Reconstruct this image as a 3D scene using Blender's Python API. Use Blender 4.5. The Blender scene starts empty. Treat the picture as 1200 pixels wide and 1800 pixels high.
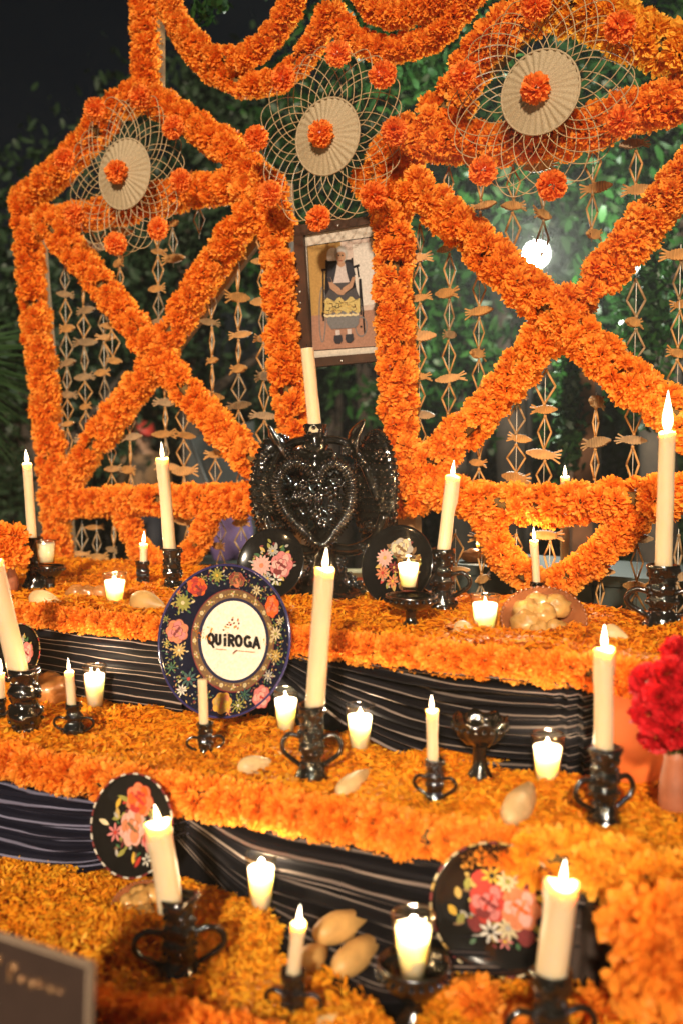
import bpy, math, random
import numpy as np
from mathutils import Vector, Matrix, Euler, noise

R = math.radians
PI = math.pi
rng = random.Random(11)
nrs = np.random.default_rng(7)
sc = bpy.context.scene
COL = sc.collection

# ------------------------------------------------------------------ camera
CAMZ = 1.40
FPX = 1750.0
PITCH = math.atan(140.0 / FPX)
cam_d = bpy.data.cameras.new('camera')
cam = bpy.data.objects.new('camera', cam_d)
COL.objects.link(cam)
cam.location = (0, 0, CAMZ)
cam.rotation_euler = (PI / 2 - PITCH, 0, 0)
cam_d.sensor_width = 36.0
cam_d.lens = FPX / 1800.0 * 36.0
cam_d.clip_start = 0.05
cam_d.clip_end = 400
cam_d.dof.use_dof = True
cam_d.dof.focus_distance = 2.50
cam_d.dof.aperture_fstop = 2.0
sc.camera = cam

# ------------------------------------------------------------------ night sky, one soft venue light, exposure
SUN_EL, SUN_AZ = 24.0, -8.0          # azimuth measured from straight behind the camera, minus = from the left
world = bpy.data.worlds.new('World')
sc.world = world
world.use_nodes = True
wn = world.node_tree
sky = wn.nodes.new('ShaderNodeTexSky')
sky.sky_type = 'NISHITA'
sky.sun_disc = False
sky.sun_elevation = R(SUN_EL)
sky.sun_rotation = R(180 - SUN_AZ)
bg = wn.nodes['Background']
wn.links.new(sky.outputs[0], bg.inputs[0])
bg.inputs[1].default_value = 0.0007
sun_d = bpy.data.lights.new('sun', 'SUN')
sun_d.energy = 2.9
sun_d.angle = R(4)
sun_d.color = (1.0, 0.83, 0.62)
sun = bpy.data.objects.new('sun', sun_d)
COL.objects.link(sun)
_d = Vector((-math.sin(R(SUN_AZ)) * math.cos(R(SUN_EL)), math.cos(R(SUN_AZ)) * math.cos(R(SUN_EL)), -math.sin(R(SUN_EL))))
sun.rotation_euler = _d.to_track_quat('-Z', 'Y').to_euler()
sc.view_settings.view_transform = 'Standard'
sc.view_settings.look = 'None'
sc.view_settings.gamma = 1
sc.view_settings.use_curve_mapping = False
sc.view_settings.exposure = 1.0
sc.render.engine = 'CYCLES'
sc.cycles.use_denoising = True
sc.cycles.max_bounces = 8
sc.cycles.diffuse_bounces = 4
sc.cycles.glossy_bounces = 3
sc.cycles.transmission_bounces = 4
sc.cycles.transparent_max_bounces = 24
sc.cycles.sample_clamp_indirect = 3.0
sc.cycles.caustics_reflective = False
sc.cycles.caustics_refractive = False
CANDLE_W = 0.66
HAZE = 0.0042
sc.cycles.volume_bounces = 0
sc.cycles.volume_max_steps = 64

# ------------------------------------------------------------------ geometry of the view (pixel of the 1200x1800 photo -> world)
FWD = Vector((0, math.cos(PITCH), -math.sin(PITCH)))
UP = Vector((0, math.sin(PITCH), math.cos(PITCH)))
CAM = Vector((0, 0, CAMZ))


def ray(px, py):
    return FWD + Vector((1, 0, 0)) * ((px - 600) / FPX) + UP * ((900 - py) / FPX)


def on_z(px, py, z):
    d = ray(px, py)
    return CAM + d * ((z - CAMZ) / d.z)


def at_y(px, py, y):
    d = ray(px, py)
    return CAM + d * (y / d.y)


def on_plane(px, py, p, n):
    d = ray(px, py)
    return CAM + d * ((p - CAM).dot(n) / d.dot(n))


ZU, ZM, ZL = CAMZ - 0.44, CAMZ - 0.66, CAMZ - 0.88       # tops of the three altar steps
YAW = R(32)
NRM = Vector((-math.sin(YAW), -math.cos(YAW), 0))        # the way the arch front faces
ALONG = Vector((math.cos(YAW), -math.sin(YAW), 0))
PANEL_P = Vector((0, 2.95, 0))


def panel(px, py, off=0.0):
    return on_plane(px, py, PANEL_P + NRM * off, NRM)


# ------------------------------------------------------------------ materials
def nodes_of(name):
    m = bpy.data.materials.new(name)
    m.use_nodes = True
    nt = m.node_tree
    return m, nt, nt.nodes['Principled BSDF']


def ramp_node(nt, stops):
    r = nt.nodes.new('ShaderNodeValToRGB')
    e = r.color_ramp.elements
    while len(e) < len(stops):
        e.new(0.5)
    for el, (p, c) in zip(e, stops):
        el.position = p
        el.color = (*c, 1)
    return r


def mat(name, col, rough=0.6, var=0.15, scale=30, bump=0.0, bscale=80, metal=0.0, coat=0.0, spec=0.5, sss=0.0, rad=(1, .5, .25), sscale=0.01):
    m, nt, b = nodes_of(name)
    tc = nt.nodes.new('ShaderNodeTexCoord')
    if var > 0:
        n = nt.nodes.new('ShaderNodeTexNoise')
        n.inputs['Scale'].default_value = scale
        n.inputs['Detail'].default_value = 5
        nt.links.new(tc.outputs['Object'], n.inputs['Vector'])
        r = ramp_node(nt, [(0.3, tuple(c * (1 - var) for c in col)), (0.7, tuple(min(1, c * (1 + var)) for c in col))])
        nt.links.new(n.outputs['Fac'], r.inputs['Fac'])
        nt.links.new(r.outputs['Color'], b.inputs['Base Color'])
    else:
        b.inputs['Base Color'].default_value = (*col, 1)
    b.inputs['Roughness'].default_value = rough
    b.inputs['Metallic'].default_value = metal
    b.inputs['Coat Weight'].default_value = coat
    b.inputs['Coat Roughness'].default_value = 0.06
    b.inputs['Specular IOR Level'].default_value = spec
    if sss:
        b.inputs['Subsurface Weight'].default_value = sss
        b.inputs['Subsurface Radius'].default_value = rad
        b.inputs['Subsurface Scale'].default_value = sscale
    if bump > 0:
        n2 = nt.nodes.new('ShaderNodeTexNoise')
        n2.inputs['Scale'].default_value = bscale
        n2.inputs['Detail'].default_value = 6
        nt.links.new(tc.outputs['Object'], n2.inputs['Vector'])
        bp = nt.nodes.new('ShaderNodeBump')
        bp.inputs['Strength'].default_value = bump
        bp.inputs['Distance'].default_value = 0.004
        nt.links.new(n2.outputs['Fac'], bp.inputs['Height'])
        nt.links.new(bp.outputs['Normal'], b.inputs['Normal'])
    return m


def petal_mat(name, stops, attr=None, transl=0.3, rough=0.55):
    """thin coloured petals: colour differs from flower to flower (object random) or from petal to petal (attribute)"""
    m, nt, b = nodes_of(name)
    out = nt.nodes['Material Output']
    r = ramp_node(nt, stops)
    if attr == 'tint':
        a = nt.nodes.new('ShaderNodeAttribute')
        a.attribute_name = 'tint'
        nt.links.new(a.outputs['Fac'], r.inputs['Fac'])
    else:
        oi = nt.nodes.new('ShaderNodeObjectInfo')
        a = nt.nodes.new('ShaderNodeAttribute')
        a.attribute_name = 'tint'
        mx = nt.nodes.new('ShaderNodeMath')
        mx.operation = 'MULTIPLY_ADD'
        mx.inputs[1].default_value = 0.55
        nt.links.new(oi.outputs['Random'], mx.inputs[0])
        m2 = nt.nodes.new('ShaderNodeMath')
        m2.operation = 'MULTIPLY'
        m2.inputs[1].default_value = 0.45
        nt.links.new(a.outputs['Fac'], m2.inputs[0])
        nt.links.new(m2.outputs[0], mx.inputs[2])
        nt.links.new(mx.outputs[0], r.inputs['Fac'])
    nt.links.new(r.outputs['Color'], b.inputs['Base Color'])
    b.inputs['Roughness'].default_value = rough
    b.inputs['Specular IOR Level'].default_value = 0.3
    t = nt.nodes.new('ShaderNodeBsdfTranslucent')
    nt.links.new(r.outputs['Color'], t.inputs['Color'])
    ms = nt.nodes.new('ShaderNodeMixShader')
    ms.inputs[0].default_value = transl
    nt.links.new(b.outputs[0], ms.inputs[1])
    nt.links.new(t.outputs[0], ms.inputs[2])
    nt.links.new(ms.outputs[0], out.inputs['Surface'])
    return m


def glass_mat(name, tint=(1, 1, 1), refl=0.9):
    m, nt, b = nodes_of(name)
    out = nt.nodes['Material Output']
    tr = nt.nodes.new('ShaderNodeBsdfTransparent')
    tr.inputs[0].default_value = (*tint, 1)
    gl = nt.nodes.new('ShaderNodeBsdfGlossy')
    gl.inputs['Roughness'].default_value = 0.04
    lw = nt.nodes.new('ShaderNodeLayerWeight')
    lw.inputs[0].default_value = .5
    pw = nt.nodes.new('ShaderNodeMath')
    pw.operation = 'POWER'
    pw.inputs[1].default_value = 3
    nt.links.new(lw.outputs['Facing'], pw.inputs[0])
    mu = nt.nodes.new('ShaderNodeMath')
    mu.operation = 'MULTIPLY_ADD'
    mu.inputs[1].default_value = refl * .8
    mu.inputs[2].default_value = .05
    nt.links.new(pw.outputs[0], mu.inputs[0])
    ms = nt.nodes.new('ShaderNodeMixShader')
    nt.links.new(mu.outputs[0], ms.inputs[0])
    nt.links.new(tr.outputs[0], ms.inputs[1])
    nt.links.new(gl.outputs[0], ms.inputs[2])
    nt.links.new(ms.outputs[0], out.inputs['Surface'])
    nt.nodes.remove(b)
    return m


def flame_mat(name, col, strength):
    m, nt, b = nodes_of(name)
    out = nt.nodes['Material Output']
    e = nt.nodes.new('ShaderNodeEmission')
    lw = nt.nodes.new('ShaderNodeLayerWeight')              # thicker glow through the middle of the flame than at its skin
    lw.inputs[0].default_value = .5
    cr_ = ramp_node(nt, [(0.25, (1.0, .84, .58)), (0.75, col), (1.0, (1.0, .34, .06))])
    nt.links.new(lw.outputs['Facing'], cr_.inputs['Fac'])
    nt.links.new(cr_.outputs['Color'], e.inputs[0])
    ms_ = nt.nodes.new('ShaderNodeMath')
    ms_.operation = 'MULTIPLY_ADD'
    ms_.inputs[1].default_value = -strength * .88
    ms_.inputs[2].default_value = strength
    nt.links.new(lw.outputs['Facing'], ms_.inputs[0])
    nt.links.new(ms_.outputs[0], e.inputs[1])
    tr = nt.nodes.new('ShaderNodeBsdfTransparent')
    ad = nt.nodes.new('ShaderNodeAddShader')
    nt.links.new(e.outputs[0], ad.inputs[0])
    nt.links.new(tr.outputs[0], ad.inputs[1])
    nt.links.new(ad.outputs[0], out.inputs['Surface'])
    nt.nodes.remove(b)
    m.cycles.emission_sampling = 'NONE'
    return m


def stripe_mat(name, nstripes, base, line, width=0.10):
    """dark woven cloth with thin pale stripes running along the length of the cloth (UV)"""
    m, nt, b = nodes_of(name)
    uv = nt.nodes.new('ShaderNodeUVMap')
    sp = nt.nodes.new('ShaderNodeSeparateXYZ')
    nt.links.new(uv.outputs[0], sp.inputs[0])
    no = nt.nodes.new('ShaderNodeTexNoise')
    no.inputs['Scale'].default_value = 5
    nt.links.new(uv.outputs[0], no.inputs['Vector'])

    def math_(op, a=None, bv=None, c=None):
        n = nt.nodes.new('ShaderNodeMath')
        n.operation = op
        for i, v in enumerate((a, bv, c)):
            if v is None:
                continue
            if isinstance(v, (int, float)):
                n.inputs[i].default_value = v
            else:
                nt.links.new(v, n.inputs[i])
        return n.outputs[0]
    n4 = nt.nodes.new('ShaderNodeTexNoise')
    n4.inputs['Scale'].default_value = 7
    n4.inputs['Detail'].default_value = 1
    m4 = nt.nodes.new('ShaderNodeMapping')
    m4.inputs['Scale'].default_value = (.15, 1, 1)
    nt.links.new(uv.outputs[0], m4.inputs['Vector'])
    nt.links.new(m4.outputs[0], n4.inputs['Vector'])
    w = math_('MULTIPLY_ADD', no.outputs['Fac'], 0.35, math_('MULTIPLY', sp.outputs['Y'], nstripes))
    fr = math_('FRACT', math_('MULTIPLY_ADD', n4.outputs['Fac'], 1.6, w))
    d = math_('ABSOLUTE', math_('SUBTRACT', fr, 0.5))
    n2 = nt.nodes.new('ShaderNodeTexNoise')
    n2.inputs['Scale'].default_value = 60
    nt.links.new(uv.outputs[0], n2.inputs['Vector'])
    mp = nt.nodes.new('ShaderNodeMapping')
    mp.inputs['Scale'].default_value = (1.5, 9, 1)
    nt.links.new(uv.outputs[0], mp.inputs['Vector'])
    n3 = nt.nodes.new('ShaderNodeTexNoise')
    n3.inputs['Scale'].default_value = 4
    nt.links.new(mp.outputs[0], n3.inputs['Vector'])
    wd = math_('MULTIPLY_ADD', n3.outputs['Fac'], 0.12, width - 0.05)
    mask = math_('SUBTRACT', 1.0, math_('SMOOTH_MIN', 1.0, math_('DIVIDE', d, wd), 0.2))
    rs = ramp_node(nt, [(0.02, base), (0.5, line)])
    nt.links.new(mask, rs.inputs['Fac'])
    nt.links.new(rs.outputs['Color'], b.inputs['Base Color'])
    b.inputs['Roughness'].default_value = 0.75
    b.inputs['Specular IOR Level'].default_value = 0.15
    wv = nt.nodes.new('ShaderNodeTexWave')
    wv.inputs['Scale'].default_value = 120
    nt.links.new(uv.outputs[0], wv.inputs['Vector'])
    bp = nt.nodes.new('ShaderNodeBump')
    bp.inputs['Strength'].default_value = 0.25
    bp.inputs['Distance'].default_value = 0.001
    nt.links.new(n2.outputs['Fac'], bp.inputs['Height'])
    nt.links.new(bp.outputs['Normal'], b.inputs['Normal'])
    return m


M = {}
M['marigold'] = petal_mat('marigold petals', [(0.0, (.86, .225, .013)), (0.4, (.91, .305, .025)), (0.75, (.94, .38, .042)), (1.0, (.95, .49, .08))], transl=.42)
M['golden'] = petal_mat('golden marigold petals', [(0.0, (.86, .30, .015)), (0.5, (.92, .43, .03)), (1.0, (.94, .56, .07))], transl=.42)  # yellower petals; on the right gable this tone is painted lamplight
M['pompom'] = petal_mat('deep orange petals', [(0.0, (.92, .23, .03)), (1.0, (.96, .36, .06))], transl=.42)
M['loose'] = petal_mat('loose petals', [(0.0, (.34, .075, .008)), (0.10, (.80, .23, .010)), (0.40, (.83, .275, .009)), (0.8, (.87, .36, .014)), (1.0, (.88, .46, .03))], attr='tint')
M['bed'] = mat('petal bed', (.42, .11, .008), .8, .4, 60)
M['core'] = mat('garland core', (.10, .06, .012), .9, .3, 60)
M['calyx'] = mat('green calyx', (.06, .10, .02), .6)
M['red'] = petal_mat('crimson petals', [(0.0, (.42, .004, .008)), (1.0, (.70, .012, .02))], transl=.2)
M['leaf'] = petal_mat('tree leaves', [(0.0, (.010, .034, .008)), (0.6, (.016, .058, .011)), (1.0, (.032, .095, .018))], attr='tint', transl=.3, rough=.4)
M['darkleaf'] = petal_mat('dark leaves', [(0.0, (.012, .028, .012)), (1.0, (.025, .05, .02))], attr='tint', transl=.2, rough=.5)
M['palm'] = petal_mat('palm leaflets', [(0.0, (.02, .05, .016)), (1.0, (.04, .085, .028))], attr='tint', transl=.25, rough=.4)
M['vaseleaf'] = mat('vase leaves', (.03, .09, .02), .5)
M['bark'] = mat('bark', (.03, .02, .013), .9, .4, 12, .8, 25)
M['wood'] = mat('pale timber', (.30, .17, .07), .7, .3, 14, .3, 60)
M['darkwood'] = mat('dark frame wood', (.045, .022, .013), .45, .4, 14, .2, 60)
M['postwood'] = mat('brown post wood', (.16, .065, .025), .8, .3, 10, .4, 40)
M['straw'] = mat('dry straw', (.38, .19, .055), .65, .3, 40)
M['straw2'] = mat('grey straw', (.24, .15, .07), .65, .3, 40)
M['wicker'] = mat('wicker', (.34, .255, .15), .6, .30, 35, .3, 300)
M['rod'] = mat('wicker rods', (.36, .25, .125), .55, .15, 30)
M['thread'] = mat('thread', (.55, .5, .42), .7, 0)
M['glaze'] = mat('black glaze', (.008, .0065, .0045), .09, .6, 40, .28, 150, coat=.25, spec=.9)
M['lacquer'] = mat('black lacquer', (.008, .007, .006), .12, .2, 20, coat=.8)
M['navy'] = mat('navy lacquer', (.008, .009, .022), .15, .2, 20, coat=.8)
M['wax'] = mat('ivory wax', (.64, .50, .32), .42, .04, 15, .05, 120, sss=1.0, rad=(1.0, .72, .42), sscale=.026)
M['votivewax'] = mat('votive wax', (.90, .82, .64), .4, .03, 15, sss=1.0, rad=(1.0, .85, .62), sscale=.055)
M['wick'] = mat('charred wick', (.01, .008, .006), .9, 0)
M['glassrim'] = glass_mat('glass rim', (.9, .86, .74), 1.0)
M['glassrim'].node_tree.nodes['Math.001'].inputs[2].default_value = .22
M['glass'] = glass_mat('clear glass', (.99, .965, .90))
M['flame'] = flame_mat('candle flame', (1.0, .58, .20), 5)
M['flamecore'] = flame_mat('candle flame core', (1.0, .86, .62), 20)
M['clay'] = mat('red clay', (.34, .11, .05), .55, .25, 20, .2, 60)
M['glazedclay'] = mat('glazed clay', (.26, .085, .03), .2, .3, 20, coat=.6)
M['fruit'] = mat('tan fruit skin', (.54, .31, .10), .5, .30, 18, .4, 60)
M['palefruit'] = mat('pale fruit skin', (.64, .45, .22), .5, .28, 18, .4, 60)
M['bread'] = mat('wrapped bread', (.42, .17, .045), .35, .5, 22, .8, 45, coat=.9)
M['goldbread'] = mat('golden bread', (.46, .25, .07), .4, .5, 22, .8, 45, coat=.7)
M['black'] = mat('black cloth', (.004, .004, .005), .9, .3, 30, .3, 200, spec=.05)
M['brown'] = mat('dark brown cloth', (.030, .016, .010), .8, .3, 30, .3, 200)
M['orangecloth'] = mat('orange cloth', (.62, .12, .012), .7, .12, 8, .15, 100)
M['stripe_a'] = stripe_mat('striped cloth wide', 12, (.0045, .004, .006), (.26, .20, .17), .070)
M['stripe_b'] = stripe_mat('striped cloth fan', 19, (.004, .0035, .0055), (.17, .135, .12), .08)
M['stripe_c'] = stripe_mat('striped cloth blue', 16, (.005, .005, .013), (.16, .155, .23), .10)
M['ground'] = mat('paving', (.05, .045, .04), .9, .4, 3, .4, 20)
M['sign'] = mat('dark card', (.040, .022, .016), .55, .1, 20)
M['signedge'] = mat('card edge', (.28, .2, .14), .6, .1, 20)
M['gold'] = mat('gold foil', (.75, .42, .20), .25, .1, 20, metal=.8)
M['grey'] = mat('grey canvas', (.035, .032, .028), .8, .25, 4)
M['metal'] = mat('lamp housing', (.05, .05, .05), .5, .1, 20)
M['screw'] = mat('steel screw', (.5, .5, .48), .3, 0, metal=1.0)
M['purple'] = mat('purple cloth', (.10, .06, .16), .8, .2, 20)
M['teal'] = mat('dark green boards', (.022, .032, .028), .7, .3, 10)


def flat(name, col, rough=.5, coat=.05):
    if name not in M:
        M[name] = mat('paint ' + name, col, rough, .16, 160, coat=coat, spec=.25)
    return M[name]


PAINT = dict(ivory=(.98, .88, .72), red=(.50, .045, .03), pink=(.62, .20, .19), palepink=(.70, .38, .32), orange=(.80, .13, .02), salmon=(.66, .22, .10), yellow=(.70, .42, .05), cream=(.66, .55, .33),
             white=(.70, .66, .58), grey=(.40, .37, .33), brown=(.20, .11, .05), green=(.05, .13, .05), teal=(.04, .10, .09), leafy=(.30, .28, .06), gold=(.55, .36, .10), navy=(.015, .018, .06),
             dark=(.012, .010, .012), maroon=(.20, .03, .03), skin=(.42, .24, .15), hair=(.45, .42, .40), shawl=(.035, .035, .045), blouse=(.56, .48, .46), skirtgrey=(.07, .065, .07), ochre=(.42, .25, .08),
             wallpink=(.56, .44, .38), wallwhite=(.66, .60, .54), floor=(.36, .19, .13), mat=(.64, .56, .47), steel=(.17, .165, .17), skirtgold=(.55, .42, .16))
for k_, c_ in PAINT.items():
    flat('p_' + k_, tuple(v * .72 for v in c_))


# ------------------------------------------------------------------ mesh building
class MB:
    def __init__(s):
        s.v, s.f, s.mi, s.uv = [], [], [], {}

    def add(s, vs, fs, mi=0):
        o = len(s.v)
        s.v += [tuple(v) for v in vs]
        s.f += [tuple(i + o for i in f) for f in fs]
        s.mi += [mi] * len(fs)
        return s

    def box(s, lo, hi, mi=0, mtx=None):
        x0, y0, z0 = lo
        x1, y1, z1 = hi
        vs = [Vector(p) for p in ((x0, y0, z0), (x1, y0, z0), (x1, y1, z0), (x0, y1, z0), (x0, y0, z1), (x1, y0, z1), (x1, y1, z1), (x0, y1, z1))]
        if mtx:
            vs = [mtx @ v for v in vs]
        return s.add(vs, [(3, 2, 1, 0), (4, 5, 6, 7), (0, 1, 5, 4), (1, 2, 6, 5), (2, 3, 7, 6), (3, 0, 4, 7)], mi)

    def lathe(s, prof, seg=24, mi=0, origin=(0, 0, 0), lump=0.0, seed=0, mtx=None, sx=1.0, sy=1.0, lf=60):
        n = len(prof)
        vs = []
        for (r, z) in prof:
            for k in range(seg):
                a = 2 * PI * k / seg
                rr = r
                if lump and r > 1e-4:
                    rr = r * (1 + lump * noise.noise(Vector((math.cos(a) * r * lf + seed, math.sin(a) * r * lf, z * lf))))
                p = Vector((rr * math.cos(a) * sx + origin[0], rr * math.sin(a) * sy + origin[1], z + origin[2]))
                vs.append(mtx @ p if mtx else p)
        fs = [(i * seg + k, i * seg + (k + 1) % seg, (i + 1) * seg + (k + 1) % seg, (i + 1) * seg + k) for i in range(n - 1) for k in range(seg)]
        return s.add(vs, fs, mi)

    def tube(s, pts, rad, seg=8, closed=False, mi=0, cap=True, flatten=1.0):
        pts = [Vector(p) for p in pts]
        n = len(pts)
        rads = rad if isinstance(rad, (list, tuple)) else [rad] * n
        vs = []
        prev = None
        for i, p in enumerate(pts):
            a = pts[(i - 1) % n] if (closed or i > 0) else p
            b = pts[(i + 1) % n] if (closed or i < n - 1) else p
            t = (b - a).normalized()
            if prev is None:
                u = t.orthogonal().normalized()
            else:
                u = (prev - t * prev.dot(t))
                u = u.normalized() if u.length > 1e-6 else t.orthogonal().normalized()
            prev = u
            w = t.cross(u)
            for k in range(seg):
                an = 2 * PI * k / seg
                vs.append(p + (u * math.cos(an) + w * math.sin(an) * flatten) * rads[i])
        fs = []
        m = n if closed else n - 1
        for i in range(m):
            j = (i + 1) % n
            fs += [(i * seg + k, i * seg + (k + 1) % seg, j * seg + (k + 1) % seg, j * seg + k) for k in range(seg)]
        if cap and not closed:
            fs.append(tuple(reversed(range(seg))))
            fs.append(tuple((n - 1) * seg + k for k in range(seg)))
        return s.add(vs, fs, mi)

    def ball(s, c, r, mi=0, seg=8, rings=5, scale=(1, 1, 1), mtx=None, lump=0, seed=0):
        c = Vector(c)
        vs = []
        for i in range(rings + 1):
            ph = PI * i / rings
            for k in range(seg):
                a = 2 * PI * k / seg
                d = Vector((math.sin(ph) * math.cos(a), math.sin(ph) * math.sin(a), math.cos(ph)))
                rr = r * (1 + lump * noise.noise(d * 1.8 + Vector((seed, 0, 0)))) if lump else r
                p = Vector((d.x * scale[0], d.y * scale[1], d.z * scale[2])) * rr
                vs.append(c + (mtx @ p if mtx else p))
        fs = [(i * seg + k, (i + 1) * seg + k, (i + 1) * seg + (k + 1) % seg, i * seg + (k + 1) % seg) for i in range(rings) for k in range(seg)]
        return s.add(vs, fs, mi)

    def mesh(s, name, mats, smooth=True):
        me = bpy.data.meshes.new(name)
        me.from_pydata(s.v, [], s.f)
        for m in (mats if isinstance(mats, (list, tuple)) else [mats]):
            me.materials.append(m)
        if any(s.mi):
            me.polygons.foreach_set('material_index', s.mi)
        if smooth:
            me.polygons.foreach_set('use_smooth', [True] * len(me.polygons))
        me.validate()
        return me

    def build(s, name, mats, parent=None, smooth=True):
        return link(name, s.mesh(name, mats, smooth), parent)


def link(name, data, parent=None, loc=None, rot=None, scale=None, mtx=None):
    o = bpy.data.objects.new(name, data)
    COL.objects.link(o)
    if parent:
        o.parent = parent
    if mtx is not None:
        o.matrix_local = mtx
    if loc is not None:
        o.location = loc
    if rot is not None:
        o.rotation_euler = rot
    if scale is not None:
        o.scale = (scale,) * 3 if isinstance(scale, (int, float)) else scale
    return o


def tag(o, label, cat, group=None, kind=None):
    o['label'] = label
    if cat:
        o['category'] = cat
    if group:
        o['group'] = group
    if kind:
        o['kind'] = kind
    return o


def thing(name, label, cat, loc=(0, 0, 0), rot=(0, 0, 0), group=None, mtx=None):
    o = link(name, None)
    o.empty_display_size = 0.05
    if mtx is not None:
        o.matrix_world = mtx
    else:
        o.location = loc
        o.rotation_euler = rot
    return tag(o, label, cat, group)


def clean_curve(pts, step):
    """Catmull-Rom through the points, resampled at even steps"""
    P = [Vector(p) for p in pts]
    if len(P) == 2:
        dense = [P[0].lerp(P[1], i / 60) for i in range(61)]
    else:
        P = [P[0] * 2 - P[1]] + P + [P[-1] * 2 - P[-2]]
        dense = []
        for i in range(1, len(P) - 2):
            a, b, c, d = P[i - 1:i + 3]
            for k in range(40):
                t = k / 40
                dense.append(0.5 * ((2 * b) + (c - a) * t + (2 * a - 5 * b + 4 * c - d) * t * t + (3 * b - a - 3 * c + d) * t ** 3))
        dense.append(P[-2])
    L = [0]
    for i in range(1, len(dense)):
        L.append(L[-1] + (dense[i] - dense[i - 1]).length)
    n = max(2, int(round(L[-1] / step)) + 1)
    out, j = [], 0
    for k in range(n):
        s = L[-1] * k / (n - 1)
        while j < len(L) - 2 and L[j + 1] < s:
            j += 1
        t = 0 if L[j + 1] == L[j] else (s - L[j]) / (L[j + 1] - L[j])
        out.append(dense[j].lerp(dense[j + 1], t))
    return out


def np_mesh(name, verts, faces, tint, material, smooth=False):
    """verts (N,3), faces (F,k) all of k corners, tint per vertex"""
    me = bpy.data.meshes.new(name)
    F, k = faces.shape
    me.vertices.add(len(verts))
    me.vertices.foreach_set('co', verts.astype(np.float32).ravel())
    me.loops.add(F * k)
    me.loops.foreach_set('vertex_index', faces.astype(np.int32).ravel())
    me.polygons.add(F)
    me.polygons.foreach_set('loop_start', np.arange(F, dtype=np.int32) * k)
    me.update(calc_edges=True)
    me.validate()
    a = me.attributes.new('tint', 'FLOAT', 'POINT')
    a.data.foreach_set('value', tint.astype(np.float32))
    me.materials.append(material)
    if smooth:
        me.polygons.foreach_set('use_smooth', [True] * F)
    return me


def rand_unit(n):
    v = nrs.normal(size=(n, 3))
    return v / np.linalg.norm(v, axis=1, keepdims=True)


def blades(centers, length, width, updir_mix=None, bend=0.25, mids=True):
    """one bent leaf/petal (6 verts, two quads) at each centre; returns verts, faces"""
    n = len(centers)
    if updir_mix is None:
        d = rand_unit(n)
    else:
        d = updir_mix
    s = np.cross(d, rand_unit(n))
    s /= np.linalg.norm(s, axis=1, keepdims=True)
    nn = np.cross(d, s)
    L = length[:, None]
    W = width[:, None]
    a = centers - d * L * .5
    m = centers + nn * L * bend * .5
    b = centers + d * L * .5
    v = np.stack([a - s * W * .22, a + s * W * .22, m + s * W * .5, m - s * W * .5, b + s * W * .18, b - s * W * .18], 1).reshape(-1, 3)
    i = np.arange(n)[:, None] * 6
    f = np.concatenate([i + np.array([[0, 1, 2, 3]]), i + np.array([[3, 2, 4, 5]])], 0)
    return v, f
# ------------------------------------------------------------------ marigold flower heads (shared meshes)
def flower_mesh(name, seed, material, npet=105, full=0.15, petal_w=0.42, ball=False):
    """unit-radius ruffled flower head facing +Z"""
    g = np.random.default_rng(seed)
    vs, fs, tint = [], [], []
    for i in range(npet):
        t = (i + .5) / npet
        cz = 1 - t * (1 + full)
        a = i * 2.399963 + g.normal() * .25
        r = math.sqrt(max(0, 1 - cz * cz))
        d = np.array([r * math.cos(a), r * math.sin(a), cz]) + g.normal(size=3) * .10
        d /= np.linalg.norm(d)
        s = np.cross(d, g.normal(size=3))
        s /= np.linalg.norm(s)
        n = np.cross(d, s)
        ln = 0.78 + .42 * g.random() if not ball else .93 + .1 * g.random()
        w = petal_w * (0.75 + .5 * g.random())
        curl = (g.random() - .35) * .5
        o = len(vs)
        base = d * .35
        mid = d * (ln * .74) + n * .05
        tip = d * ln + n * curl * .35
        jag = (g.random(3) - .5) * .10
        vs += [base - s * w * .22, base + s * w * .22, mid - s * w * .5, mid + s * w * .5,
               tip - s * w * .52 - d * (.07 + jag[0]), tip + d * (.05 + jag[1]) + n * .06, tip + s * w * .52 - d * (.07 + jag[2])]
        fs += [(o, o + 1, o + 3, o + 2), (o + 2, o + 3, o + 6, o + 5), (o + 2, o + 5, o + 4, o + 4)]
        tint += [0.15, .15] + [.35 + .3 * g.random()] * 2 + [.5 + .5 * g.random()] * 3
    fs = [f if f[2] != f[3] else f[:3] for f in fs]
    me = bpy.data.meshes.new(name)
    me.from_pydata([tuple(v) for v in vs], [], fs)
    me.validate()
    at = me.attributes.new('tint', 'FLOAT', 'POINT')
    at.data.foreach_set('value', np.array(tint, np.float32))
    me.materials.append(material)
    return me


FLOWERS = [flower_mesh('marigold_head', 100 + i, M['marigold'], 126 + 8 * i, petal_w=.30) for i in range(5)]
POMS = [flower_mesh('pompom_head', 200 + i, M['pompom'], 240, full=.85, petal_w=.30, ball=True) for i in range(3)]
GOLD_LAMPLIT = [flower_mesh('gold_lamplit_head', 400 + i, M['golden'], 130, petal_w=.31) for i in range(3)]
REDS = [flower_mesh('red_head', 300 + i, M['red'], 130, full=.3, petal_w=.5) for i in range(3)]


def aim(axis, roll=None):
    q = Vector(axis).normalized().to_track_quat('Z', 'Y')
    return q.to_matrix().to_4x4() @ Matrix.Rotation(rng.uniform(0, 2 * PI) if roll is None else roll, 4, 'Z')


def put_flower(parent, p, axis, r, meshes=None, name='marigold'):
    me = rng.choice(meshes or FLOWERS)
    m = Matrix.Translation(p) @ aim(axis) @ Matrix.Diagonal((r, r, r * rng.uniform(.82, 1.05), 1))
    return link(name, me, parent, mtx=m)


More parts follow.
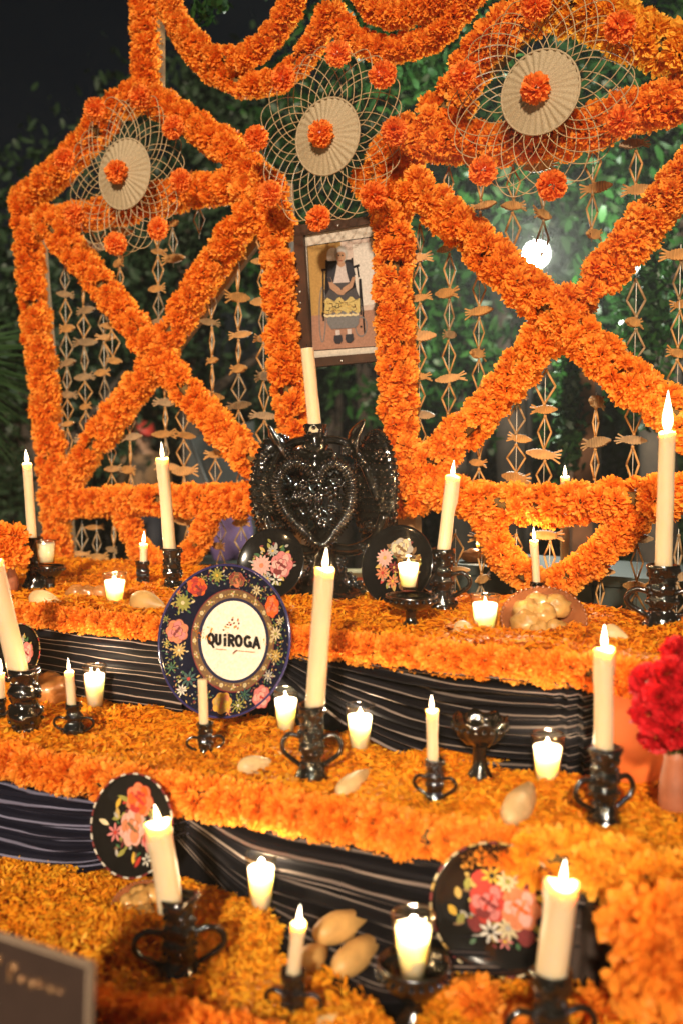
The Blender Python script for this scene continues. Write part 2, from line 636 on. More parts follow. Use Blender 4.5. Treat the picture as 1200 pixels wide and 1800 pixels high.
def garland(pts, label, rad=.049, fr=.035, step=.043, per=4, group='marigold garlands on the arches', heads=None, core=True):
    cv = clean_curve(pts, step)
    mid = cv[len(cv) // 2].copy()
    root = thing('marigold_garland', label, 'garland', mid, group=group)
    cv = [p - mid for p in cv]
    if core:
        b = MB()
        b.tube(cv, rad * .36, 7)
        b.build('core', M['core'], root)
    ph = rng.uniform(0, 6)
    for i, p in enumerate(cv):
        t = (cv[min(i + 1, len(cv) - 1)] - cv[max(i - 1, 0)]).normalized()
        u = t.orthogonal().normalized()
        w = t.cross(u)
        ph += PI / per + rng.uniform(-.25, .25)
        for k in range(per):
            a = ph + 2 * PI * k / per + rng.uniform(-.2, .2)
            d = u * math.cos(a) + w * math.sin(a)
            if rng.random() < .045:
                continue
            rr = fr * min(1.2, rng.triangular(.66, 1.28, 1.0))
            ax = d + t * rng.uniform(-.5, .5)
            put_flower(root, p + d * (rad - rr * .72) + t * rng.uniform(-.012, .012), ax, rr, heads)
    return root


# ------------------------------------------------------------------ ground
b = MB()
b.add([(-16, -4, 0), (16, -4, 0), (16, 26, 0), (-16, 26, 0)], [(0, 1, 2, 3)])
tag(b.build('ground', M['ground'], smooth=False), 'dark paved ground around the altar', None, kind='structure')

# ------------------------------------------------------------------ altar steps
def lvl(pts, z):
    return [on_z(x, y, z) for x, y in pts]


FRONT_U = lvl([(-260, 1034), (-60, 1054), (150, 1078), (380, 1100), (600, 1121), (830, 1146), (1060, 1169), (1330, 1197)], ZU)
FRONT_M = lvl([(-260, 1272), (-100, 1296), (50, 1322), (300, 1369), (600, 1416), (800, 1452), (1100, 1502), (1330, 1544)], ZM)
FRONT_L = lvl([(-260, 1690), (-40, 1735), (160, 1785), (500, 1870), (900, 1975), (1330, 2090)], ZL)


def back_line(z, off):
    return [panel(x, 1000, off).xy.to_3d() + Vector((0, 0, z)) for x in (1330, 600, -260)]


def step_mb(front, back, ztop, zbot=0.0):
    b = MB()
    loop = list(front) + list(back)
    n = len(loop)
    vs = [Vector((p.x, p.y, ztop)) for p in loop] + [Vector((p.x, p.y, zbot)) for p in loop]
    fs = [tuple(range(n))] + [(i, i + n, (i + 1) % n + n, (i + 1) % n) for i in range(n)]
    return b.add(vs, fs)


def shift(pts, off):
    return [p - NRM * off for p in pts]


altar = thing('altar', 'three-stepped altar draped in black cloth under orange petals', 'altar', (0, 2.4, 0))
inv = Vector((0, -2.4, 0))


def step_build(front, back, z):
    b = step_mb([p + inv for p in front], [p + inv for p in back], z)
    o = b.build('step', M['black'], altar, smooth=False)
    return o


step_build(FRONT_U, back_line(ZU, .09), ZU)
step_build(FRONT_M, [p - NRM * .12 for p in reversed(FRONT_U)], ZM)
step_build(FRONT_L, [p - NRM * .12 for p in reversed(FRONT_M)], ZL)


# loose petals on the steps
def in_poly(x, y, poly):
    inside = np.zeros(len(x), bool)
    n = len(poly)
    for i in range(n):
        x0, y0 = poly[i].x, poly[i].y
        x1, y1 = poly[(i + 1) % n].x, poly[(i + 1) % n].y
        c = ((y0 > y) != (y1 > y)) & (x < (x1 - x0) * (y - y0) / (y1 - y0 + 1e-12) + x0)
        inside ^= c
    return inside


def petals(polys, z, n, label, thick=.012, ln=(.011, .026), bias=0.0):
    xs, ys = [], []
    allp = [p for q in polys for p in q]
    x0, x1 = min(p.x for p in allp), max(p.x for p in allp)
    y0, y1 = min(p.y for p in allp), max(p.y for p in allp)
    tot = 0
    while tot < n:
        x = nrs.uniform(x0, x1, n)
        y = nrs.uniform(y0, y1, n)
        k = np.zeros(n, bool)
        for q in polys:
            k |= in_poly(x, y, q)
        # only where the photograph can look: between the frame's edges and a little beyond
        k &= np.abs(x) < (y * .40 + .10)
        xs.append(x[k]); ys.append(y[k]); tot += k.sum()
    x = np.concatenate(xs)[:n]
    y = np.concatenate(ys)[:n]
    bare = np.array([noise.noise(Vector((a * 22, b_ * 22, z + 3))) for a, b_ in zip(x, y)])
    keep = ~((bare < -.30) & (nrs.random(len(x)) < .75))
    x, y = x[keep], y[keep]
    n = len(x)
    hump = np.array([noise.noise(Vector((a * 9, b_ * 9, z))) for a, b_ in zip(x, y)])
    zz = z + .003 + nrs.random(n) ** 1.4 * thick + np.clip(hump, -.2, 1) * .022 + .003
    c = np.stack([x, y, zz], 1)
    d = rand_unit(n)
    d[:, 2] *= .38
    d /= np.linalg.norm(d, axis=1, keepdims=True)
    # side direction mostly flat too
    L = nrs.uniform(*ln, n)
    W = L * nrs.uniform(.22, .42, n)
    s = np.stack([-d[:, 1], d[:, 0], nrs.normal(size=n) * .45], 1)
    s /= np.linalg.norm(s, axis=1, keepdims=True)
    nn = np.cross(d, s)
    nn *= np.sign(nn[:, 2:3] + 1e-9)
    La, Wa = L[:, None], W[:, None]
    a = c - d * La * .5
    m = c + nn * La * .14
    e = c + d * La * .5
    v = np.stack([a - s * Wa * .2, a + s * Wa * .2, m + s * Wa * .5, m - s * Wa * .5, e + s * Wa * .3, e - s * Wa * .3], 1).reshape(-1, 3)
    i = np.arange(n)[:, None] * 6
    f = np.concatenate([i + np.array([[0, 1, 2, 3]]), i + np.array([[3, 2, 4, 5]])], 0)
    patch = np.array([noise.noise(Vector((p * 5 + 40, q * 5, z))) for p, q in zip(x, y)])
    tint = np.repeat(np.clip(nrs.beta(2, 2, n) + patch * .25 + bias, 0, 1), 6)
    o = link('marigold_petals', np_mesh('marigold_petals', v, f, tint, M['loose']))
    return tag(o, label, 'petals', kind='stuff')


BACK_U = back_line(ZU, .12)
petals([FRONT_U + BACK_U], ZU, 70000, 'orange marigold petals strewn over the top step of the altar')
petals([FRONT_M + [p for p in reversed(FRONT_U)]], ZM, 58000, 'orange marigold petals strewn over the middle step of the altar', bias=.14)
LEFT_L = lvl([(-200, 1490), (60, 1507), (200, 1507), (330, 1516), (385, 1548), (500, 1655), (478, 1690), (560, 1725), (640, 1770), (720, 1860), (500, 1868), (160, 1783), (-200, 1698)], ZL)
RIGHT_L = lvl([(780, 1735), (900, 1722), (1060, 1704), (1330, 1712), (1330, 2080), (900, 1970), (660, 1910), (740, 1800)], ZL)
petals([LEFT_L, RIGHT_L], ZL, 72000, 'golden marigold petals heaped over the lowest step of the altar', thick=.02, bias=.22, ln=(.009, .021))

# petal beds below the loose petals (what shows between them)
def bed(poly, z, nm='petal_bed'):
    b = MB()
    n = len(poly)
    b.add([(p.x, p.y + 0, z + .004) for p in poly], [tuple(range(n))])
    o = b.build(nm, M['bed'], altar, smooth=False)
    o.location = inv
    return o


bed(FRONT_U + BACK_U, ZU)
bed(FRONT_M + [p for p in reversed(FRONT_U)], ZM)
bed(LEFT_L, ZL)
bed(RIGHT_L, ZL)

# ------------------------------------------------------------------ striped cloths on the risers
def interp(pts, u):
    n = len(pts) - 1
    k = min(int(u * n), n - 1)
    t = u * n - k
    return pts[k].lerp(pts[k + 1], t)


def cloth(top, bot, material, label, nu=90, nv=90, folds=9, amp=.010, flow=False, sag=0.0, seed=0, endfold=0.0):
    top = clean_curve(top, .02) if len(top) > 2 else top
    bot = clean_curve(bot, .02) if len(bot) > 2 else bot
    mid = interp(top, .5)
    b = MB()
    vs, uvs = [], []
    for j in range(nv + 1):
        v = j / nv
        for i in range(nu + 1):
            u = i / nu
            p = interp(top, u).lerp(interp(bot, u), v)
            if flow:                                             # hangs first, then runs out over the step
                a_, c_ = interp(top, u), interp(bot, u)
                fh, fz = v ** 1.8, 1 - (1 - v) ** 1.75
                p = Vector((a_.x + (c_.x - a_.x) * fh, a_.y + (c_.y - a_.y) * fh, a_.z + (c_.z - a_.z) * fz))
            p = p + Vector((0, 0, -sag * math.sin(PI * u) * math.sin(PI * min(1, v * .55 + .1))))
            wob = noise.noise(Vector((u * 2.2 + seed, v * 1.5, seed))) * .9
            d = amp * (.55 + .45 * math.sin(u * PI)) * math.sin(2 * PI * folds * v + 3.5 * wob + seed)
            d += .42 * amp * math.sin(2 * PI * folds * 2.6 * v + 5 * wob) * (.4 + .6 * math.sin(PI * u))
            d += .006 * noise.noise(Vector((u * 6, v * 6, seed + 5)))
            if flow:
                d *= 1 - .55 * v
            if endfold:
                d += endfold * max(0, (u - .86) / .14) * math.sin(u * 150 + 3 * wob)
            vs.append(p + NRM * (d + amp + .004) - mid)
            uvs.append((u, v))
    W = nu + 1
    fs = [(j * W + i, j * W + i + 1, (j + 1) * W + i + 1, (j + 1) * W + i) for j in range(nv) for i in range(nu)]
    b.add(vs, fs)
    me = b.mesh('striped_cloth', material)
    ul = me.uv_layers.new(name='UVMap')
    idx = np.zeros(len(me.loops), np.int32)
    me.loops.foreach_get('vertex_index', idx)
    ul.data.foreach_set('uv', np.array(uvs, np.float32)[idx].ravel())
    o = link('striped_cloth', me, loc=mid)
    return tag(o, label, 'cloth', group='striped shawls pinned along the altar steps')


def down(p, dz, out=0.0):
    return p + Vector((0, 0, -dz)) + NRM * out


H = .22
t_ = lvl([(40, 1065), (150, 1078), (250, 1088), (330, 1096)], ZU)
cloth([down(p, .012) for p in t_], [down(p, .205, .012) for p in t_], M['stripe_a'],
      'black cloth with level pale stripes on the riser left of the big painted plate', folds=3, amp=.006, seed=3)
t_ = lvl([(480, 1110), (600, 1121), (740, 1136), (880, 1151), (1062, 1169)], ZU)
b_ = [down(t_[0], .05, .02), down(t_[1], .13, .03), down(t_[2], .19, .035), down(t_[3], .213, .035), down(t_[4], .213, .02)]
cloth([down(p, .012) for p in t_], b_, M['stripe_b'],
      'black cloth with pale stripes fanning right from behind the big painted plate', folds=9, amp=.019, seed=8, endfold=.02, sag=.022)
t_ = lvl([(345, 1378), (250, 1359), (150, 1340), (50, 1322), (-120, 1292)], ZM)
b_ = [down(t_[0], .09, .01), down(t_[1], .16, .03), down(t_[2], .205, .04), down(t_[3], .212, .05), down(t_[4], .212, .05)]
cloth([down(p, .012) for p in t_], b_, M['stripe_c'],
      'dark cloth with bluish stripes on the lower riser at the left edge', folds=9, amp=.011, seed=14)
t_ = lvl([(300, 1368), (450, 1391), (600, 1416), (800, 1452), (1000, 1486), (1060, 1496)], ZM)
b_ = [down(t_[0], .05, .02)] + lvl([(430, 1572), (530, 1668), (660, 1745), (760, 1742), (900, 1722), (1030, 1712)], ZL + .012)
cloth([down(p, .012) for p in t_], b_, M['stripe_b'],
      'black striped cloth fanning down over the lowest step between the two petal heaps', nu=110, nv=120, folds=8, amp=.020, seed=21, flow=True)
# plain brown end of the lower riser
b = MB()
e0, e1 = on_z(1000, 1486, ZM), on_z(1330, 1544, ZM)
vs, fs = [], []
for j in range(13):
    for i in range(41):
        u, v = i / 40, j / 12
        p = e0.lerp(e1, u)
        vs.append(down(p, .012 + v * .205, .035 + .012 * v + .008 * math.sin(u * 40 + v) + .004 * noise.noise(Vector((u * 9, v * 5, 2)))) - e0)
fs = [(j * 41 + i, j * 41 + i + 1, (j + 1) * 41 + i + 1, (j + 1) * 41 + i) for j in range(12) for i in range(40)]
b.add(vs, fs)
o = b.build('brown_cloth', M['brown'])
o.location = e0
tag(o, 'plain dark brown cloth on the lower riser right of the rose plate', 'cloth')
# orange cloth at the right end of the upper riser
b = MB()
e0, e1 = on_z(1066, 1170, ZU), on_z(1330, 1197, ZU)
vs = []
for j in range(13):
    for i in range(31):
        u, v = i / 30, j / 12
        p = e0.lerp(e1, u)
        vs.append(down(p, .010 + v * .209, .03 + .02 * math.sin(u * 2.2) + .003 * noise.noise(Vector((u * 5, v * 2, 7)))) - e0)
fs = [(j * 31 + i, j * 31 + i + 1, (j + 1) * 31 + i + 1, (j + 1) * 31 + i) for j in range(12) for i in range(30)]
b.add(vs, fs)
o = b.build('orange_cloth', M['orangecloth'])
o.location = e0
tag(o, 'plain orange cloth on the upper riser behind the red flowers', 'cloth')

# ------------------------------------------------------------------ wooden arch frame behind the garlands
frame = thing('arch_frame', 'timber double arch frame carrying the marigold garlands', 'arch frame', panel(600, 1045, -.05))
fo = frame.location.copy()


def bar(name, pts, w=.028, t=.02, off=-.055):
    b = MB()
    P = [panel(x, y, off) - fo for x, y in pts]
    for a, c in zip(P[:-1], P[1:]):
        d = (c - a)
        L = d.length
        d.normalize()
        s = d.cross(NRM).normalized()
        m = Matrix((s, NRM, d)).transposed().to_4x4()
        m.translation = a
        b.box((-w, -t, -.01), (w, t, L + .01), mtx=m)
    return b.build(name, M['wood'], frame, smooth=False)


bar('post', [(62, 345), (72, 500), (90, 700), (112, 880), (124, 1030)])
bar('post', [(275, 0 - 60), (275, 160)], .022)
bar('post', [(496, 330), (505, 500), (515, 700), (525, 1040)])
bar('post', [(693, 300), (708, 560), (716, 760), (722, 1045)])
bar('post', [(1228, 260), (1228, 1060)])
bar('rafter', [(60, 335), (245, 170)], .024, .018, -.065)
bar('rafter', [(245, 170), (478, 330)], .024, .018, -.060)
bar('rafter', [(668, 300), (960, 15)], .026, .018, -.065)
bar('rafter', [(960, 15), (1235, 130)], .026, .018, -.060)
bar('rail', [(80, 372), (478, 340)], .022, .014, -.070)
bar('rail', [(680, 275), (1235, 182)], .024, .014, -.070)
bar('rail', [(100, 890), (520, 884)], .022, .014, -.070)
bar('rail', [(715, 868), (1235, 872)], .024, .014, -.070)
bar('brace', [(80, 385), (462, 830)], .022, .010, -.075)
bar('brace', [(130, 850), (490, 362)], .028, .010, -.090)
bar('brace', [(735, 335), (1225, 775)], .024, .010, -.075)
bar('brace', [(765, 815), (1225, 305)], .028, .010, -.090)

# ------------------------------------------------------------------ garlands
def G(pts, label, off=0.0, **k):
    return garland([panel(x, y, off) for x, y in pts], label, **k)


G([(42, 352), (50, 430), (60, 540), (75, 660), (88, 790), (98, 900), (104, 990)], "marigold garland wound down the outermost post of the left arch")
G([(42, 352), (100, 305), (150, 252), (195, 200), (245, 163)], "marigold garland on the left slope of the left arch gable", -.02)
G([(245, 165), (320, 205), (400, 262), (470, 330)], "marigold garland on the right slope of the left arch gable", -.02)
G([(108, 385), (200, 372), (320, 340), (400, 330), (466, 335)], "marigold garland along the eave below the smallest wicker wheel", -.01)
G([(80, 385), (150, 465), (262, 605), (350, 712), (445, 812)], "marigold garland on the left arch cross, running down to the candelabra", .02)
G([(122, 845), (190, 748), (268, 645), (330, 535), (400, 430), (465, 350)], "marigold garland on the left arch cross, rising from the bottom left corner", .0)
G([(115, 888), (200, 882), (330, 880), (448, 880)], "marigold garland along the bottom rail of the left arch")
G([(222, 905), (240, 955), (285, 998), (335, 975), (368, 912)], "short sagging marigold garland hung below the left arch bottom rail", rad=.038, fr=.030, step=.037)
G([(250, -40), (255, 60), (258, 165)], "marigold garland wound up the tall pole above the left gable", -.02, rad=.042)
G([(468, 318), (488, 420), (492, 540), (505, 660), (518, 760)], "marigold garland wound down the post left of the framed portrait", rad=.052)
G([(660, 310), (690, 400), (690, 520), (697, 640), (702, 760), (722, 885)], "marigold garland wound down the post right of the framed portrait", .01, rad=.053)
G([(283, -40), (318, 45), (375, 95), (430, 102), (485, 55), (528, -30)], "upper short marigold swag at the top left, left of the middle wheel", .03, rad=.034, fr=.028, step=.034)
G([(290, 0), (340, 90), (410, 142), (490, 142), (545, 85), (582, 25)], "lower long marigold swag hanging from the tall pole to the middle wheel", .01, rad=.034, fr=.028, step=.034)
G([(588, 28), (625, 72), (690, 88), (760, 66), (800, 28), (842, -30)], "marigold swag hanging above the upper right of the middle wheel", .0, rad=.034, fr=.028, step=.034)
G([(630, -25), (665, 22), (720, 24), (775, -5), (800, -40)], "marigold swag cut by the top edge above the portal", .03, rad=.034, fr=.028, step=.034)
G([(655, 325), (715, 240), (790, 185), (838, 95), (900, 45), (965, 10)], "marigold garland on the left slope of the right arch gable", -.02, rad=.055)
G([(965, 5), (1050, 30), (1110, 60), (1180, 85), (1260, 110)], "thick marigold garland, lamplight painted yellow, on the right slope of the right arch gable", -.0, rad=.060, fr=.040, heads=GOLD_LAMPLIT)  # warm lamplight on this slope is put into the petal colour
G([(675, 275), (770, 248), (900, 252), (1020, 232), (1110, 195), (1240, 172)], "marigold garland along the eave below the largest wicker wheel", -.01, rad=.052)
G([(730, 328), (830, 422), (920, 505), (1000, 572), (1090, 655), (1230, 770)], "marigold garland on the right arch cross, running down to the tall flame", .02, rad=.052)
G([(755, 815), (850, 722), (935, 620), (1000, 545), (1080, 460), (1150, 372), (1230, 285)], "marigold garland on the right arch cross, rising to the upper right", -.0, rad=.052)
G([(738, 850), (830, 878), (930, 888), (1050, 882), (1240, 868)], "marigold garland along the bottom rail of the right arch", rad=.052)
G([(852, 915), (890, 985), (955, 1032), (1000, 1012), (1055, 970), (1112, 915)], "short sagging marigold garland hung below the right arch bottom rail", rad=.040, fr=.031, step=.038)

edge = dict(group='marigold garlands along the step edges')
U_ = [p + NRM * .026 + Vector((0, 0, -.012)) for p in FRONT_U]
ue = on_z(955, 1158, ZU) + NRM * .026 + Vector((0, 0, -.012))
garland(U_[1:4], 'marigold garland edging the top step left of the big painted plate', rad=.026, fr=.024, step=.03, per=4, **edge)
garland(U_[3:6] + [ue], 'marigold garland edging the top step between the big plate and wrapped bread dish', rad=.031, fr=.027, step=.033, per=4, **edge)
garland([ue] + U_[6:], 'marigold garland edging the top step behind the red flowers', rad=.030, fr=.027, step=.034, per=4, **edge)
mo = NRM * .03 + Vector((0, 0, -.014))
M_ = [p + mo for p in FRONT_M]
garland(M_[1:3] + [on_z(68, 1326, ZM) + mo], 'marigold garland edging the middle step at the left edge', rad=.034, fr=.029, step=.035, **edge)
garland([on_z(78, 1328, ZM) + mo] + M_[3:5], 'marigold garland edging the middle step above the small rose plate', rad=.035, fr=.030, step=.035, **edge)
garland(M_[4:6] + [on_z(950, 1478, ZM) + mo], 'marigold garland edging the middle step above the large rose plate', rad=.035, fr=.030, step=.035, **edge)
garland([on_z(950, 1478, ZM) + mo] + M_[6:], 'marigold garland edging the middle step right of the large rose plate', heads=GOLD_LAMPLIT, rad=.046, fr=.034, step=.04, **edge)
L_ = [p + Vector((0, 0, -.01)) for p in FRONT_L]
garland(L_[1:3] + [on_z(470, 1862, ZL)], 'marigold garland edging the lowest step at the bottom of the view', rad=.044, fr=.038, step=.045, **edge)

# ------------------------------------------------------------------ wicker wheels with flowers
def disc_mesh():
    b = MB()
    nr, na = 22, 120
    vs = []
    for i in range(nr + 1):
        r = .06 + .94 * i / nr
        for k in range(na):
            a = 2 * PI * k / na
            pleat = .034 * r * math.sin(a * 30) * (0.35 + .65 * abs(math.sin(a * 2 + .6)))
            weave = .014 * math.cos(i * PI) * (1 if (k // 2) % 2 else -1)
            vs.append((r * math.cos(a), r * math.sin(a), .22 * (1 - r) + pleat + weave))
    fs = [(i * na + k, i * na + (k + 1) % na, (i + 1) * na + (k + 1) % na, (i + 1) * na + k) for i in range(nr) for k in range(na)]
    b.add(vs, fs)
    b.tube([(1.0 * math.cos(2 * PI * k / 48), 1.0 * math.sin(2 * PI * k / 48), .0) for k in range(48)], .03, 6, closed=True)
    return b.mesh('woven_disc', M['wicker'])


def loop_mesh(R_, seed):
    g = random.Random(seed)
    b = MB()
    D = R(88)
    pts = []
    for k in range(33):
        t = k / 32
        r = .95 + (R_ - .95) * math.sin(PI * t) ** .85
        a = -D / 2 + D * t + .10 * math.sin(2 * PI * t)
        pts.append((r * math.cos(a), r * math.sin(a), -.04 + .10 * math.sin(PI * t * 2)))
    b.tube(pts, .0135, 5)
    return b.mesh('wicker_loop', M['rod'])


DISC = disc_mesh()
LOOP = {}


def wheel(cx, cy, rpx, Rrel, label, poms, off=.095, scale_depth=1.0):
    c = panel(cx, cy, off)
    r = rpx * c.y / FPX
    mt = Matrix((ALONG, Vector((0, 0, 1)), NRM)).transposed().to_4x4()
    mt.translation = c
    root = thing('wicker_wheel', label, 'wicker wheel', mtx=mt, group='woven wheels with marigolds on the arches')
    link('woven_disc', DISC, root, scale=r)
    key = round(Rrel, 2)
    if key not in LOOP:
        LOOP[key] = loop_mesh(Rrel, 1)
    n = 30
    for k in range(n):
        a = 2 * PI * k / n + rng.uniform(-.03, .03)
        o = link('wicker_loop', LOOP[key], root)
        o.matrix_local = Matrix.Rotation(a, 4, 'Z') @ Matrix.Rotation(rng.uniform(-.06, .06), 4, 'X') @ Matrix.Diagonal((r * rng.uniform(.93, 1.05), r * rng.uniform(.93, 1.05), r, 1))
    inv_m = mt.inverted()
    for (x, y) in poms:
        p = inv_m @ panel(x, y, off + .045)
        put_flower(root, p, (rng.uniform(-.3, .3), rng.uniform(-.3, .3), 1), .037, POMS, 'pompom_flower')
    put_flower(root, (0, 0, r * .30), (0, 0, 1), .038, POMS, 'pompom_flower')
    return root


wheel(219, 306, 59, 2.25, 'smallest wicker wheel with looped rim on the left arch gable',
      [(167, 192), (247, 170), (305, 224), (318, 318), (278, 402), (204, 428), (131, 378), (114, 280)])
wheel(575, 240, 64, 2.30, 'middle wicker wheel with looped rim above the framed portrait',
      [(498, 138), (594, 95), (672, 131), (692, 231), (656, 344), (559, 384), (475, 340), (451, 243)], off=.09)
wheel(948, 162, 70, 2.4, 'largest wicker wheel with looped rim on the right arch gable',
      [(812, 133), (940, 10), (1088, 48), (1092, 212), (969, 326), (848, 300), (692, 232 + 500 - 500)][:6], off=.10)

# ------------------------------------------------------------------ strings of straw fish and diamonds
def fish_mesh(seed):
    g = random.Random(seed)
    b = MB()
    L, Hh, T = .050, .0108, .0042
    n = 12
    top, bot = [], []
    for i in range(n + 1):
        t = i / n
        x = -L + 1.55 * L * t
        h = Hh * (math.sin(PI * min(1, t * .93)) ** .8) * (1 if t < .8 else 1) + .003
        top.append((x, h))
        bot.append((x, -h * .95))
    ring = top + bot[::-1]
    m = len(ring)
    vs = [(x, -T, z) for x, z in ring] + [(x, T, z) for x, z in ring]
    # bulged middle: centre spine points front and back
    fs = [tuple(range(m)), tuple(reversed(range(m, 2 * m)))] + [(i, i + m, (i + 1) % m + m, (i + 1) % m) for i in range(m)]
    b.add(vs, fs)
    # scored ribs wrapped round the body
    for k in range(7):
        x = -.030 + .0085 * k
        t = (x + L) / (1.55 * L)
        h = Hh * (math.sin(PI * min(1, t * .93)) ** .8) + .0042
        b.box((x - .0022, -T - .0022, -h), (x + .0022, T + .0022, h))
    b.ball((-.040, -T - .001, .003), .0024, seg=6, rings=4)
    # tail strips fanning out
    for k, a in enumerate((-26, -9, 9, 26)):
        a = R(a + g.uniform(-4, 4))
        ln = .026 + g.uniform(-.004, .005)
        mt = Matrix.Translation((.021, 0, math.sin(a) * .012)) @ Matrix.Rotation(-a, 4, 'Y')
        b.box((0, -.0016, -.0024), (ln, .0016, .0024), mtx=mt)
    return b


def diamond_mesh(seed):
    g = random.Random(seed)
    b = MB()
    w, h1, h2 = .021 + g.uniform(-.002, .003), .050, .036
    top, bt = (0, 0, .043), (0, 0, -.043)
    zc = g.uniform(-.010, 0.004)
    for s in (-1, 1):
        b.tube([top, (s * w, 0, zc)], .0029, 6)
        b.tube([(s * w, 0, zc), bt], .0029, 6)
    b.ball((0, 0, .043), .005, seg=6, rings=4)
    b.ball((0, 0, -.043), .005, seg=6, rings=4)
    return b


FISH = [fish_mesh(i).mesh('straw_fish', M['straw'], False) for i in range(3)] + [fish_mesh(9).mesh('straw_fish', M['straw2'], False)]
FISHQ = 0
DIAM = [diamond_mesh(i).mesh('straw_diamond', M['straw'], True) for i in range(3)] + [diamond_mesh(9).mesh('straw_diamond', M['straw2'], True)]


def fish_string(x, y0, y1, label, off, first='fish'):
    a, c = panel(x, y0, off), panel(x, y1, off)
    c = Vector((a.x, a.y, c.z))
    L = a.z - c.z
    root = thing('fish_string', label, 'hanging ornament', a, group='hanging strings of straw fish and diamonds')
    b = MB()
    b.tube([(0, 0, .0), (0, 0, -L)], .0011, 4)
    b.build('thread', M['thread'], root)
    z = -.012
    kind = first
    while z > -L + .02:
        if kind == 'fish':
            o = link('straw_fish', rng.choice(FISH), root, (rng.uniform(-.008, .008), 0, z - .012))
            flip = rng.choice((0, PI))
            edge_on = rng.random() < .16
            o.rotation_euler = (rng.uniform(-.2, .2), rng.uniform(-.16, .16), -YAW + flip + (rng.uniform(1.0, 1.6) if edge_on else rng.uniform(-.5, .5)))
            sx_ = rng.uniform(.72, 1.02)
            o.scale = (sx_, sx_, sx_ * rng.uniform(.8, 1.05))
            z -= .026
            kind = 'diamond'
        else:
            o = link('straw_diamond', rng.choice(DIAM), root, (0, 0, z - .047))
            o.rotation_euler = (0, rng.uniform(-.05, .05), -YAW + (rng.uniform(1.0, 1.5) if rng.random() < .3 else rng.uniform(-.7, .7)))
            sz_ = rng.uniform(.86, 1.08)
            o.scale = (rng.uniform(.75, 1.15), 1, sz_)
            o.location.z = z - .047 * sz_
            z -= .092 * sz_
            kind = 'fish'
    return root


ORD = ['first', 'second', 'third', 'fourth', 'fifth', 'sixth', 'seventh', 'eighth']
for where, off, rows in [
    ("in the left arch's left opening", -.045, [(114, 462, 800), (146, 480, 790), (182, 540, 735), (197, 560, 640)]),
    ("in the left arch's top opening", -.045, [(172, 380, 445), (210, 395, 500), (277, 385, 575), (304, 380, 470), (350, 355, 420)]),
    ("in the left arch's right opening", -.045, [(372, 500, 705), (418, 440, 745), (462, 395, 800)]),
    ("in the left arch's bottom opening", -.045, [(196, 770, 862), (228, 700, 862), (290, 650, 868), (322, 690, 868), (378, 735, 868), (424, 800, 868)]),
    ("under the left arch's bottom rail", -.045, [(144, 915, 1040), (170, 915, 1040), (200, 912, 1040), (331, 905, 1000), (388, 905, 985), (424, 905, 950)]),
    ("in the right arch's left opening", -.05, [(738, 385, 755), (790, 420, 735), (842, 470, 655)]),
    ("in the right arch's top opening", -.05, [(788, 285, 340), (845, 270, 400), (902, 285, 440), (955, 275, 420), (1042, 250, 425), (1118, 235, 350)]),
    ("in the right arch's right opening", -.05, [(1118, 480, 655), (1196, 430, 720)]),
    ("in the right arch's bottom opening", -.05, [(842, 745, 850), (908, 680, 850), (958, 640, 852), (1047, 690, 852), (1114, 690, 850)]),
    ("under the right arch's bottom rail", -.05, [(800, 930, 1050), (846, 930, 1060), (907, 1000 - 70, 1062), (966, 925, 1010), (1056, 930, 1090), (1120, 930, 1085), (1192, 930, 1080)]),
]:
    n_ = len(rows)
    for i, (x, y0, y1) in enumerate(rows):
        pos = ORD[i] + ' from left of ' + str(['', 'one', 'two', 'three', 'four', 'five', 'six', 'seven'][n_])
        fish_string(x, y0, y1, f'straw fish string, {pos} {where}', off, 'fish' if i % 2 else 'diamond')
# ------------------------------------------------------------------ candles, candlesticks, votives
def flame(parent, p, h, lean=(0, 0), power=1.0, r=None, light=True, warm=(1.0, .62, .28)):
    r = r or h * .135
    prof = [(0, 0), (r * .55, h * .06), (r * .95, h * .2), (r, h * .32), (r * .82, h * .5), (r * .5, h * .7), (r * .22, h * .87), (0, h)]
    b = MB()
    b.lathe(prof, 12)
    b.v = [(x + lean[0] * (z / h) ** 1.6 * h, y + lean[1] * (z / h) ** 1.6 * h, z) for x, y, z in b.v]
    sw = rng.uniform(.85, 1.2)
    b.v = [(x * sw, y * sw, z) for x, y, z in b.v]
    o = b.build('flame', M['flame'], parent)
    o.location = p
    if light:
        ld = bpy.data.lights.new('flame_light', 'POINT')
        ld.energy = CANDLE_W * power
        ld.color = warm
        ld.shadow_soft_size = .006
        lo = bpy.data.objects.new('flame_light', ld)
        COL.objects.link(lo)
        lo.parent = parent
        lo.location = Vector(p) + Vector((0, 0, h * .35))
    return o


